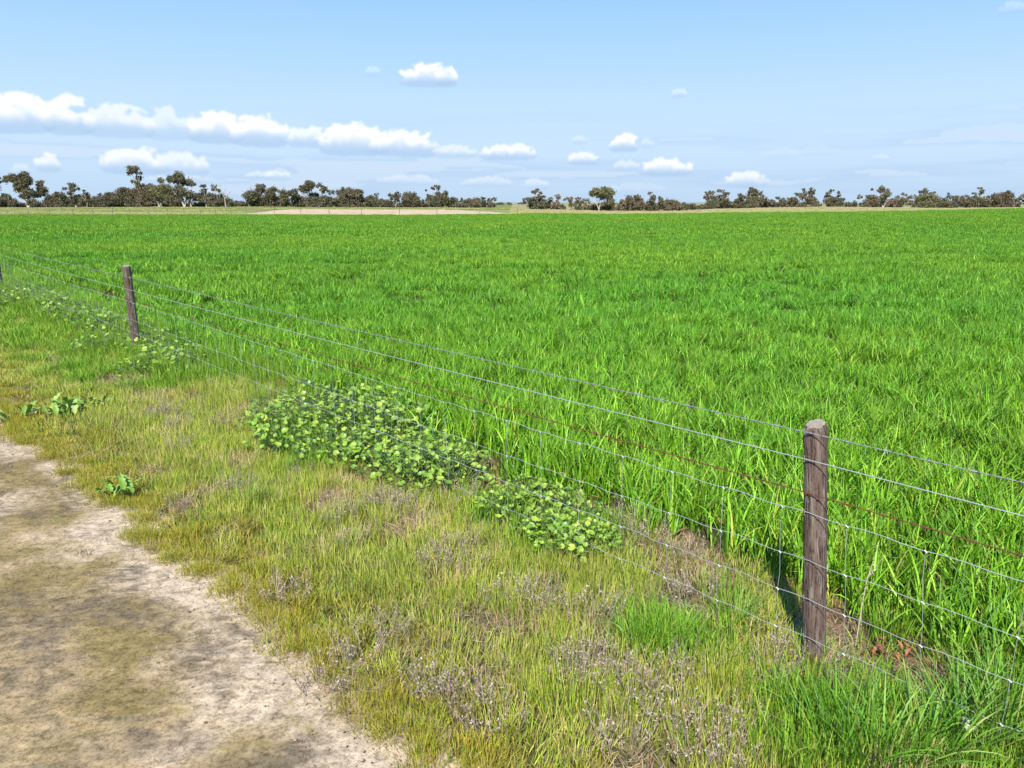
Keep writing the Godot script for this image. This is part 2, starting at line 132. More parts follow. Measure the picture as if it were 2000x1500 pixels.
	[27.3,-262.0,"under","",[1.0,0.8,0.9,0.7,-1.6,0.6,1.3,0.5,-1.0,0.6,1.4,0.6,1.7,0.8,1.4,0.4,-1.1,0.5,1.5,0.4,0.6,0.5,1.3,0.6]],
	[33.4,-262.0,"under","",[2.2,0.5,2.0,0.6,-2.2,0.8,1.3,0.6,1.9,0.5,1.4,0.7,-0.8,0.4,1.7,0.6,1.8,0.6,1.0,0.6,0.1,0.8,1.0,0.5]],
	[36.9,-262.0,"under","",[2.0,0.7,1.2,0.5,-0.4,0.9,1.5,0.5,-0.2,0.4,1.3,0.6,-0.1,0.5,1.0,0.4,-2.4,1.0,2.0,0.4,2.1,0.4,1.2,0.5]],
	[43.8,-262.0,"under","",[-2.5,0.6,1.7,0.6,-2.1,0.7,0.9,0.6,2.3,0.5,1.4,0.4,2.2,0.6,1.9,0.6,1.2,0.7,0.9,0.6,0.7,0.9,0.9,0.5]],
	[47.4,-262.0,"under","",[-1.6,0.9,1.5,0.5,0.6,0.8,1.4,0.6,2.0,0.8,1.8,0.6,1.9,1.0,1.8,0.5,-0.1,0.9,1.0,0.7,-1.4,0.7,1.8,0.6]],
	[53.2,-262.0,"under","",[-0.4,0.8,1.6,0.4,-1.5,0.9,1.3,0.5,0.7,0.9,1.2,0.5,-1.4,0.4,0.9,0.5,1.5,0.4,1.8,0.4,1.7,0.5,1.6,0.5]],
	[60.1,-262.0,"under","",[-2.0,0.4,0.9,0.7,-2.4,0.6,1.4,0.6,-1.5,0.4,0.8,0.6,-0.8,0.4,1.0,0.7,-1.8,0.8,1.5,0.6,-1.5,0.8,0.9,0.5]],
	[64.2,-262.0,"under","",[0.0,0.4,0.9,0.5,-1.1,0.6,1.1,0.5,-1.7,0.6,1.3,0.6,-2.2,0.7,0.8,0.4,-0.8,0.8,2.0,0.4,1.1,0.9,1.3,0.7]],
	[80.5,-302.0,"under","",[-2.5,0.5,1.1,0.6,2.9,0.9,1.5,0.8,-1.1,0.7,2.2,0.8,0.6,1.0,1.6,0.8,0.5,0.6,1.0,0.6,1.8,0.5,1.5,0.7]],
	[88.5,-302.0,"under","",[-2.6,0.6,1.6,0.7,-2.0,0.7,1.6,0.7,-1.8,0.8,1.0,0.7,-0.5,0.4,1.5,0.5,0.2,0.7,1.1,0.6,0.0,0.7,1.3,0.7]],
	[92.7,-302.0,"under","",[-2.5,0.7,1.3,0.7,-1.9,0.6,1.0,0.7,2.7,1.0,1.2,0.5,1.2,0.5,1.6,0.5,1.0,0.8,1.4,0.6,-2.6,0.8,1.3,0.5]],
	[100.2,-302.0,"under","",[-1.2,1.1,1.1,0.6,1.4,0.6,1.8,0.6,-1.1,0.7,2.1,0.6,-2.1,0.4,1.0,0.6,-0.7,0.7,1.8,0.6,2.6,0.9,1.6,0.6]],
	[105.6,-302.0,"under","",[-0.1,0.8,1.1,0.5,-2.6,1.0,1.2,0.6,0.5,0.5,2.0,0.5,-2.0,1.0,1.2,0.8,2.1,0.5,1.2,0.8,-1.7,1.0,2.2,0.6]],
	[112.3,-302.0,"under","",[-2.6,0.8,1.1,0.7,-0.4,1.1,1.2,0.7,-1.8,0.8,1.3,0.7,2.2,0.7,1.0,0.5,2.5,0.8,1.5,0.5,1.4,1.1,1.6,0.8]],
	[120.9,-302.0,"under","",[0.7,0.5,1.5,0.5,2.2,0.8,1.1,0.7,1.9,0.6,2.1,0.6,1.0,0.4,1.1,0.7,1.3,1.0,2.1,0.8,-1.1,0.7,1.0,0.8]],
	[124.5,-302.0,"under","",[2.7,0.9,1.4,0.6,-2.2,0.6,2.1,0.7,2.6,1.0,1.8,0.7,2.7,0.4,1.6,0.7,0.2,0.5,1.0,0.5,-0.8,1.1,2.2,0.5]],
	[130.7,-302.0,"under","",[-0.3,0.5,1.9,0.5,1.0,0.7,2.0,0.7,1.9,0.8,2.0,0.8,2.7,0.9,1.8,0.7,2.0,0.8,1.8,0.7,-1.7,0.4,1.8,0.5]],
	[138.7,-302.0,"under","",[0.8,0.6,1.2,0.6,-0.5,0.9,1.8,0.5,0.6,0.4,1.3,0.7,-1.3,0.9,1.1,0.7,1.0,0.7,1.9,0.5,-2.1,0.9,1.3,0.8]],
	[143.5,-302.0,"under","",[0.7,0.8,1.1,0.5,-0.5,1.0,2.0,0.5,1.3,0.8,1.2,0.7,-0.7,1.1,1.1,0.7,-1.0,1.1,2.3,0.7,0.8,0.4,1.9,0.6]],
	[151.7,-302.0,"under","",[1.4,0.9,1.4,0.5,0.9,0.8,1.1,0.8,0.8,1.0,1.5,0.5,2.6,0.9,1.0,0.6,-0.8,0.5,2.0,0.8,-0.6,0.8,1.6,0.5]],
	[156.7,-302.0,"under","",[0.3,0.4,1.8,0.6,2.6,1.0,1.6,0.7,-2.0,0.6,1.2,0.7,2.4,1.0,1.5,0.7,2.6,0.4,1.4,0.5,-1.2,1.1,1.1,0.5]],
	[164.6,-302.0,"under","",[1.6,1.1,1.8,0.5,2.1,0.5,1.0,0.8,2.5,1.1,2.1,0.7,-1.5,0.6,1.9,0.7,-2.9,1.0,2.1,0.8,-0.5,0.7,1.9,0.7]],
	[170.9,-302.0,"under","",[1.5,0.4,2.1,0.8,-1.5,0.5,2.0,0.5,2.3,0.7,1.1,0.5,2.9,0.8,2.1,0.5,-1.3,0.8,1.4,0.7,-2.3,1.1,1.4,0.6]],
	[177.0,-302.0,"under","",[-1.2,0.4,1.7,0.6,0.9,1.0,2.2,0.7,0.5,0.9,1.5,0.6,-1.2,0.7,1.9,0.5,0.8,0.6,1.0,0.7,-1.1,0.4,1.1,0.7]],
	[182.6,-302.0,"under","",[-1.3,0.7,1.5,0.5,0.4,0.8,1.6,0.7,-1.5,0.6,1.6,0.8,-1.6,0.5,2.2,0.5,-1.0,0.9,1.3,0.7,1.2,1.0,1.5,0.8]],
	[188.3,-302.0,"under","",[0.1,1.1,2.0,0.7,0.8,0.4,1.6,0.5,0.0,1.1,2.3,0.7,-0.9,1.0,1.5,0.6,-0.2,0.8,1.8,0.5,-2.5,0.8,1.8,0.6]]]

const CLOUDS := [[-31.21,4.72,2.33,2.09,1.00],[-28.25,4.74,1.45,2.06,1.00],[-25.51,4.56,2.03,1.82,0.75],[-22.42,4.51,1.67,1.86,0.60],[-19.73,4.37,1.81,1.80,1.00],[-17.02,4.24,1.87,1.87,1.00],[-13.98,4.08,1.34,1.41,0.80],[-10.92,3.79,2.41,1.93,1.00],[-7.45,3.66,2.46,1.58,0.95],[-4.02,3.27,1.51,0.82,0.55],[-0.36,3.24,1.97,1.03,0.90],[-24.79,2.26,2.00,1.53,0.90],[-22.14,2.14,1.88,1.34,0.70],[-29.67,2.16,0.72,1.08,0.75],[-31.09,1.83,0.53,0.59,0.35],[-5.77,8.11,1.98,1.37,1.00],[-4.52,8.13,0.73,1.15,0.80],[-9.48,8.46,0.51,0.60,0.35],[7.72,3.79,1.04,1.11,1.00],[9.33,3.84,0.47,0.64,0.40],[4.68,4.15,0.59,0.47,0.40],[4.94,2.82,1.07,0.82,0.80],[7.96,2.39,0.88,0.68,0.50],[10.66,2.14,1.81,1.12,0.95],[15.99,1.32,1.43,0.97,0.80],[11.27,7.04,0.54,0.58,0.45],[-17.29,1.68,0.89,0.50,0.55],[-16.05,1.69,0.82,0.67,0.65],[-7.35,1.36,2.02,0.76,0.35],[-1.80,1.27,1.80,0.70,0.40],[1.66,1.13,0.94,0.73,0.40],[18.17,3.05,1.13,0.72,0.14],[24.20,2.71,0.60,0.44,0.28],[20.54,3.20,1.26,0.58,0.12],[30.51,10.75,0.77,0.67,0.30],[-22.23,1.43,2.16,0.45,0.30],[8.61,0.84,2.12,0.69,0.20]]

const DRY := [Vector2(0.74,-2.58),Vector2(0.80,-2.47),Vector2(0.61,-2.77),Vector2(0.57,-2.95),Vector2(0.40,-3.08),Vector2(0.38,-3.52),Vector2(0.15,-3.59),Vector2(0.00,-3.70),Vector2(-0.23,-4.01),Vector2(-0.35,-4.21),Vector2(-1.12,-4.73),Vector2(-0.95,-4.38),Vector2(-0.89,-4.95),Vector2(-0.67,-4.86),Vector2(-0.35,-5.04),Vector2(-3.13,-6.92),Vector2(-2.78,-6.23),Vector2(-2.23,-4.95),Vector2(-3.36,-7.27),Vector2(-0.08,-2.70),Vector2(-0.21,-2.85),Vector2(-0.32,-2.93),Vector2(-0.58,-3.38),Vector2(1.10,-3.01),Vector2(1.23,-3.12),Vector2(0.98,-4.24),Vector2(0.82,-4.42),Vector2(0.73,-4.57),Vector2(1.40,-2.99),Vector2(0.92,-3.70),Vector2(-2.57,-6.92),Vector2(0.82,-3.03),Vector2(-0.78,-2.95),Vector2(-2.50,-7.76),Vector2(-2.24,-7.56),Vector2(-1.58,-5.61),Vector2(-1.89,-5.28),Vector2(-1.15,-3.67),Vector2(0.92,-2.70),Vector2(0.26,-3.01),Vector2(0.41,-2.61),Vector2(-0.69,-3.16)]
const MALLOW_BIG := [Vector2(-1.87,-6.23),Vector2(-1.81,-6.67),Vector2(-1.58,-6.67),Vector2(-1.91,-7.27),Vector2(-1.57,-7.27),Vector2(-1.27,-6.67),Vector2(-1.44,-6.03),Vector2(-1.17,-5.90),Vector2(-1.02,-6.23),Vector2(-0.89,-5.66),Vector2(-0.73,-5.97),Vector2(-0.67,-5.44),Vector2(-0.50,-5.66),Vector2(-0.41,-5.39),Vector2(-2.13,-6.75),Vector2(-1.23,-7.00),Vector2(-0.94,-6.60)]
const MALLOW_MID := [Vector2(-0.05,-4.81),Vector2(0.14,-5.04),Vector2(0.31,-4.90),Vector2(0.42,-4.65),Vector2(0.19,-4.49),Vector2(0.33,-4.24),Vector2(0.45,-4.27),Vector2(0.04,-5.13),Vector2(0.26,-4.42)]
const MALLOW_FAR := [Vector2(-10.53,-16.68),Vector2(-9.79,-16.24),Vector2(-8.06,-14.00),Vector2(-7.17,-13.09),Vector2(-6.22,-12.29),Vector2(-5.55,-10.64),Vector2(-4.86,-10.56),Vector2(-4.18,-9.09),Vector2(-6.46,-12.29),Vector2(-9.91,-15.42),Vector2(-4.18,-9.54),Vector2(-8.84,-15.04)]
const ROSETTES := [Vector2(-4.31,-7.27),Vector2(-4.12,-7.50),Vector2(-2.74,-5.18),Vector2(-4.67,-7.18),Vector2(-4.24,-7.42)]
const TUSSOCKS := [Vector2(1.51,-2.53),Vector2(1.73,-2.64),Vector2(1.87,-2.61),Vector2(1.34,-2.47),Vector2(1.23,-2.53),Vector2(0.61,-3.25),Vector2(0.78,-3.29),Vector2(1.03,-3.42),Vector2(-1.78,-5.04),Vector2(-4.23,-8.44),Vector2(-4.77,-8.20),Vector2(1.11,-3.52),Vector2(2.00,-2.83)]
# ground height (a, b) far off against x / depth: where the crop ends and at the tree row
const RISE_U := [-0.90, -0.667, -0.334, -0.134, 0.0, 0.027, 0.134, 0.194, 0.267, 0.334, 0.4, 0.467, 0.534, 0.6, 0.667, 0.8]
const RISE_CROP := [-0.28, -0.28, -0.28, -0.36, -0.18, -0.05, -0.18, -0.09, 0.07, 0.15, 0.2, 0.34, 0.5, 0.73, 1.0, 1.15]
const RISE_TREES := [0.3, 0.4, 0.6, 0.4, 0.3, -0.1, -0.6, -0.6, 0.0, 0.4, 0.55, 0.4, 0.2, 0.35, 0.55, 0.6]

var rng := RandomNumberGenerator.new()
var taken := {}
var n_big := FastNoiseLite.new()     # about 8 m
var n_mid := FastNoiseLite.new()     # about 1 m
var n_small := FastNoiseLite.new()   # about 0.15 m
var n_streak := FastNoiseLite.new()

# ---------------------------------------------------------------- helpers
class Shape:
	var v := PackedVector3Array()
	var n := PackedVector3Array()
	var c := PackedColorArray()
	var uv := PackedVector2Array()
	var i := PackedInt32Array()
	func mesh() -> ArrayMesh:
		var a := []
		a.resize(Mesh.ARRAY_MAX)
		a[Mesh.ARRAY_VERTEX] = v
		a[Mesh.ARRAY_NORMAL] = n
		if c.size() == v.size(): a[Mesh.ARRAY_COLOR] = c
		if uv.size() == v.size(): a[Mesh.ARRAY_TEX_UV] = uv
		a[Mesh.ARRAY_INDEX] = i
		var m := ArrayMesh.new()
		m.add_surface_from_arrays(Mesh.PRIMITIVE_TRIANGLES, a)
		return m
	func tri(a: int, b: int, d: int) -> void:
		i.append(a); i.append(b); i.append(d)

func fw(s: float, n: float, y := 0.0) -> Vector3:
	return P1 + FU * s + FN * n + Vector3(0, y, 0)

func sn(x: float, z: float) -> Vector2:
	var d := Vector3(x, 0, z) - P1
	return Vector2(d.dot(FU), d.dot(FN))

func noise(seed_: int, freq: float, octaves := 3) -> FastNoiseLite:
	var f := FastNoiseLite.new()
	f.seed = seed_
	f.frequency = freq
	f.noise_type = FastNoiseLite.TYPE_SIMPLEX_SMOOTH
	f.fractal_octaves = octaves
	return f

func table(u: float, ys: Array) -> float:
	if u <= RISE_U[0]: return ys[0]
	for k in range(1, RISE_U.size()):
		if u < RISE_U[k]:
			var t: float = (u - RISE_U[k - 1]) / (RISE_U[k] - RISE_U[k - 1])
			return lerpf(ys[k - 1], ys[k], t * t * (3.0 - 2.0 * t))
	return ys[ys.size() - 1]

func height(x: float, z: float) -> float:
	var d := -z
	if d < 25.0: return 0.0
	var u := x / d
	var a := table(u, RISE_CROP)
	if d < 150.0: return a * smoothstep(25.0, 150.0, d)
	var b := table(u, RISE_TREES)
	if d < 250.0: return lerpf(a, b, (d - 150.0) / 100.0)
	if d < 300.0: return b
	return lerpf(b, 0.5, smoothstep(300.0, 500.0, d))

func track_edge(s: float) -> float:
	var e := 1.80 + 0.10 * n_mid.get_noise_2d(s * 1.3, 71.0) + 0.10 * n_small.get_noise_2d(s, 13.0)
	e -= 0.10 * smoothstep(-3.2, -1.4, s)
	if s < -4.0: e += 0.17 * minf(1.0, (-4.0 - s) / 2.5)
	return e

func numbered(called: String) -> String:
	taken[called] = taken.get(called, -1) + 1
	return called if taken[called] == 0 else "%s_%03d" % [called, taken[called]]

func meta(o: Node, label: String, category := "", group := "", kind := "") -> void:
	if label: o.set_meta("label", label)
	if category: o.set_meta("category", category)
	if group: o.set_meta("group", group)
	if kind: o.set_meta("kind", kind)

func thing(called: String, label: String, category: String, at: Vector3, turn := 0.0, group := "", kind := "") -> Node3D:
	var o := Node3D.new()
	o.name = numbered(called)
	add_child(o)
	o.position = at
	o.rotation.y = turn
	meta(o, label, category, group, kind)
	return o

func part(called: String, m: Mesh, mat: Material, parent: Node) -> MeshInstance3D:
	var o := MeshInstance3D.new()
	o.name = called if parent != self else numbered(called)
	o.mesh = m
	o.material_override = mat
	parent.add_child(o, true)
	return o

func surface(rough := 0.8, spec := 0.3) -> StandardMaterial3D:
	var m := StandardMaterial3D.new()
	m.vertex_color_use_as_albedo = true
	m.roughness = rough
	m.metallic_specular = spec
	return m

func leafy(rough: float, spec: float, through: float) -> StandardMaterial3D:
	var m := surface(rough, spec)
	m.backlight_enabled = true
	m.backlight = Color(through, through, through)
	m.cull_mode = BaseMaterial3D.CULL_DISABLED
	return m

func plain(c: Color, rough := 0.7, spec := 0.3, through := 0.0) -> StandardMaterial3D:   # c in linear values
	var m := StandardMaterial3D.new()
	m.albedo_color = c.linear_to_srgb()
	m.roughness = rough
	m.metallic_specular = spec
	if through > 0.0:
		m.backlight_enabled = true
		m.backlight = Color(through, through, through)
		m.cull_mode = BaseMaterial3D.CULL_DISABLED
	return m

func scatter(called: String, m: Mesh, mat: Material, at: Array, tint: Array, parent: Node) -> void:
	if at.is_empty(): return
	var mm := MultiMesh.new()
	mm.transform_format = MultiMesh.TRANSFORM_3D
	mm.use_colors = true
	mm.mesh = m
	mm.instance_count = at.size()
	for k in at.size():
		mm.set_instance_transform(k, at[k])
		mm.set_instance_color(k, tint[k])
	var o := MultiMeshInstance3D.new()
	o.name = called
	o.multimesh = mm
	o.material_override = mat
	o.set_meta("kind", "stuff")
	parent.add_child(o, true)

func jitter(c: Color, by: float) -> Color:
	var k := 1.0 + rng.randf_range(-by, by)
	return Color(c.r * k * (1.0 + rng.randf_range(-by, by) * 0.5), c.g * k, c.b * k * (1.0 + rng.randf_range(-by, by) * 0.5))

func blade(sh: Shape, at: Vector3, yaw: float, length: float, width: float, tilt: float, bend: float, c: Color, segs: int) -> void:
	var out := Vector3(cos(yaw), 0, sin(yaw))
	var twist := rng.randf_range(-0.9, 0.9)
	var side0 := Vector3(-out.z, 0, out.x)
	var p := at
	var first := sh.v.size()
	for k in segs + 1:
		var t := float(k) / segs
		var a := tilt + bend * t * t
		var along := out * sin(a) + Vector3(0, cos(a), 0)
		var side := side0.rotated(along, twist * (0.4 + t))
		var nor := side.cross(along).normalized()
		var w := width * 0.5 * (0.55 + 1.3 * t if t < 0.35 else 1.0 - pow((t - 0.35) / 0.65, 1.8))
		if k == segs:
			sh.v.append(p); sh.n.append(nor); sh.c.append(c)
		else:
			sh.v.append(p - side * w); sh.v.append(p + side * w)
			sh.n.append(nor); sh.n.append(nor)
			sh.c.append(c); sh.c.append(c)
		p += along * (length / segs)
	for k in segs - 1:
		var q := first + 2 * k
		sh.tri(q, q + 2, q + 1); sh.tri(q + 1, q + 2, q + 3)
	var e := first + 2 * (segs - 1)
	sh.tri(e, e + 2, e + 1)

func tube(sh: Shape, pts: Array, radii: Array, sides: int, c := Color.WHITE) -> void:
	var first := sh.v.size()
	var up := Vector3(0.013, 1, 0.021)
	for k in pts.size():
		var a: Vector3 = pts[maxi(k - 1, 0)]
		var b: Vector3 = pts[mini(k + 1, pts.size() - 1)]
		var d := (b - a).normalized()
		var x := d.cross(Vector3(1, 0, 0.03) if absf(d.y) > 0.8 else up).normalized()
		var y := d.cross(x)
		for j in sides:
			var t := TAU * j / sides
			var nor := x * cos(t) + y * sin(t)
			sh.v.append(pts[k] + nor * radii[k]); sh.n.append(nor); sh.c.append(c)
	for k in pts.size() - 1:
		for j in sides:
			var p := first + k * sides + j
			var q := first + k * sides + (j + 1) % sides
			sh.tri(p, p + sides, q); sh.tri(q, p + sides, q + sides)

# ---------------------------------------------------------------- camera, sky, sun
func set_light() -> void:
	var cam := Camera3D.new()
	cam.name = "camera"
	cam.fov = 52.0
	cam.position = Vector3(0, 2.0, 0)
	cam.rotation.x = -atan(354.0 / 1538.0)
	cam.near = 0.05
	cam.far = 9000.0
	add_child(cam)
	cam.current = true
	var sun := DirectionalLight3D.new()
	sun.name = "sun"
	sun.light_energy = 1.6
	sun.light_color = Color(1.0, 0.965, 0.90)
	sun.light_angular_distance = 0.5
	sun.shadow_enabled = true
	add_child(sun)
	sun.look_at_from_position(SUN_TO, Vector3.ZERO)
	var e := Environment.new()
	e.background_mode = Environment.BG_SKY
	e.tonemap_mode = Environment.TONE_MAPPER_LINEAR
	e.tonemap_exposure = 1.5
	e.sdfgi_enabled = true
	e.ssao_enabled = true
	e.ssil_enabled = true
	var sky := Sky.new()
	var pano := PanoramaSkyMaterial.new()
	pano.panorama = ImageTexture.create_from_image(make_sky())
	pano.energy_multiplier = 0.74
	sky.sky_material = pano
	e.sky = sky
	var w := WorldEnvironment.new()
	w.name = "daylight"
	w.environment = e
	add_child(w)

func air(el: float) -> Color:   # sRGB of the clear sky against height in degrees
	var stops := [[0.0, Color8(186, 210, 236)], [1.2, Color8(190, 214, 239)], [3.5, Color8(196, 221, 246)], [6.5, Color8(190, 220, 249)], [10.0, Color8(172, 211, 251)], [14.0, Color8(150, 199, 250)], [25.0, Color8(112, 172, 240)], [50.0, Color8(88, 148, 224)], [90.0, Color8(74, 132, 210)]]
	for k in range(1, stops.size()):
		if el <= stops[k][0]:
			return stops[k - 1][1].lerp(stops[k][1], (el - stops[k - 1][0]) / (stops[k][0] - stops[k - 1][0]))
	return stops[-1][1]

func body(puff: FastNoiseLite, t: float, v: float, x: float, y: float, n: int) -> float:   # how thick a cloud is at this point: a flat-bottomed heap with round heads
	var up := v if v > 0.0 else v / 0.46
	var k := 1.0 - absf(puff.get_noise_3d(x, y, n * 7.3)) * 2.6
	return maxf(0.0, 1.0 - pow(absf(t), 2.4) - up * up + 0.5 * k - 0.36 if v > 0.0 else 1.0 - pow(absf(t), 4.0) - up * up + 0.2 * k - 0.2)

func make_sky() -> Image:
	var w := 4096
	var h := 2048
	var im := Image.create_empty(w, h, false, Image.FORMAT_RGB8)
	im.fill(Color8(150, 160, 140))
	for y in h / 2:
		im.fill_rect(Rect2i(0, y, w, 1), air(90.0 - (y + 0.5) * 180.0 / h))
	var per := w / 360.0
	var edge := noise(5, 0.55, 4)
	var wisp := noise(6, 0.16, 4)
	# thin low layers all round the horizon
	for y in range(h / 2 - int(7.5 * per), h / 2):
		var el := 90.0 - (y + 0.5) * 180.0 / h
		for x in w:
			var az := x / per
			var k := wisp.get_noise_3d(cos(deg_to_rad(az)) * 14.0, el * 3.6, sin(deg_to_rad(az)) * 14.0)
			var a := clampf(k * 1.7 + 0.12, 0.0, 1.0) * smoothstep(7.4, 3.0, el) * smoothstep(-0.3, 0.8, el) * 0.55
			if a > 0.004:
				im.set_pixel(x, y, im.get_pixel(x, y).lerp(Color8(206, 222, 240) if k > 0.28 else Color8(168, 196, 230), a))
	var all := CLOUDS.duplicate()
	rng.seed = 77
	for k in 150:   # the same kind of cloud goes on all round
		var az := rng.randf_range(36.0, 324.0)
		var el := 0.8 + 8.5 * pow(rng.randf(), 1.7)
		var hw := rng.randf_range(0.5, 2.4)
		all.append([az, el, hw, hw * rng.randf_range(0.45, 0.9), rng.randf_range(0.3, 1.0)])
	var puff := noise(7, 1.0, 4)
	var n := 0
	for cl in all:
		n += 1
		var hw: float = cl[2] * 1.10
		var top: float = cl[3] * 0.84
		var grain := 0.62 / maxf(0.35, top)   # heads about half as wide as the cloud is tall
		for xi in range(int(floor((cl[0] - hw) * per)), int(ceil((cl[0] + hw) * per)) + 1):
			var az := xi / per
			var t: float = (az - cl[0]) / hw
			if absf(t) >= 1.0: continue
			for yi in range(h / 2 - int((cl[1] + top * 1.15) * per), mini(h / 2, h / 2 - int((cl[1] - top * 0.7) * per))):
				var el := 90.0 - (yi + 0.5) * 180.0 / h
				var v: float = (el - cl[1]) / top
				var d := body(puff, t, v, az * grain, el * grain * 1.25, n)
				if d <= 0.0: continue
				var over := body(puff, t, v + 0.16, az * grain, (el + 0.16 * top) * grain * 1.25, n) + body(puff, t, v + 0.34, az * grain, (el + 0.34 * top) * grain * 1.25, n)
				var lit := (1.0 - 0.42 * smoothstep(0.5, 1.9, over)) * smoothstep(-0.22, 0.34, v + 0.10 * puff.get_noise_2d(az * grain * 2.0, n * 3.0))
				var c := Color8(171, 199, 231).lerp(Color8(250, 251, 254), lit)
				var al: float = smoothstep(0.0, 0.26, d) * cl[4] * lerpf(0.66, 0.94, lit)
				var px := posmod(xi, w)
				im.set_pixel(px, yi, im.get_pixel(px, yi).lerp(c, al))
	return im

# ---------------------------------------------------------------- ground
func mottle(seed_: int, freq: float, low: float, size := 512, from := 0.25, to := 0.72) -> NoiseTexture2D:
	var t := NoiseTexture2D.new()
	t.width = size
	t.height = size
	t.seamless = true
	t.noise = noise(seed_, freq, 5)
	var g := Gradient.new()
	g.colors = PackedColorArray([Color(low, low, low), Color(1, 1, 1)])
	g.offsets = PackedFloat32Array([from, to])
	t.color_ramp = g
	return t

func grit(seed_: int) -> ImageTexture:   # sandy earth: soft blotches, fine grain and single dark or pale grains
	var side := 1024
	var a := noise(seed_, 0.012, 4).get_seamless_image(side, side)
	var b := noise(seed_ + 1, 0.11, 3).get_seamless_image(side, side)
	var d := noise(seed_ + 2, 0.036, 3).get_seamless_image(side, side)
	var im := Image.create_empty(side, side, false, Image.FORMAT_RGB8)
	rng.seed = seed_
	for y in side:
		for x in side:
			var k := 0.93 + 0.30 * (a.get_pixel(x, y).r - 0.5) + 0.40 * (b.get_pixel(x, y).r - 0.5) + 0.42 * (d.get_pixel(x, y).r - 0.5) + rng.randf_range(-0.07, 0.07)
			var roll := rng.randf()
			if roll < 0.018: k *= 0.55
			elif roll < 0.03: k *= 1.2
			im.set_pixel(x, y, Color(k, k * 0.99, k * 0.975))
	return ImageTexture.create_from_image(im)

func rough_map(seed_: int, freq: float) -> NoiseTexture2D:
	var t := NoiseTexture2D.new()
	t.width = 512
	t.height = 512
	t.seamless = true
	t.noise = noise(seed_, freq, 5)
	return t

func axis(lo: float, hi: float, fine_lo: float, fine_hi: float, step: float, grow: float) -> Array:
	var a := []
	var p := fine_lo
	while p < fine_hi:
		a.append(p); p += step
	var d := step
	while p < hi:
		a.append(p); d *= grow; p += d
	a.append(hi)
	p = fine_lo
	d = step
	while p > lo:
		d *= grow; p -= d
		a.push_front(maxf(p, lo))
	return a

func ground_color(x: float, z: float) -> Color:
	var q := sn(x, z)
	var m := n_mid.get_noise_2d(x * 2.0, z * 2.0)
	if -z > 149.0:
		var u := x / -z
		var green := Color(0.19, 0.25, 0.065)
		var pale := Color(0.42, 0.39, 0.20)
		var k := 0.5 + 0.9 * n_big.get_noise_2d(x * 0.25, z * 0.6)
		if u < 0.0: k += 0.5 * smoothstep(185.0, 160.0, -z) - 0.35 * smoothstep(190.0, 240.0, -z)
		else: k += 0.45
		return green.lerp(pale, clampf(k, 0.0, 1.0)) * (1.0 + 0.25 * m)
	if q.y < -0.05 and q.y > -0.7 and q.x > -3.7:
		return Color(0.215, 0.145, 0.085) * (1.0 + 0.5 * m)
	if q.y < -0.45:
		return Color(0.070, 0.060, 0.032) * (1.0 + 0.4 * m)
	if q.y < 2.2:
		return Color(0.20, 0.155, 0.080).lerp(Color(0.155, 0.155, 0.05), clampf(0.5 + m, 0.0, 1.0))
	return Color(0.22, 0.19, 0.10) * (1.0 + 0.3 * m)

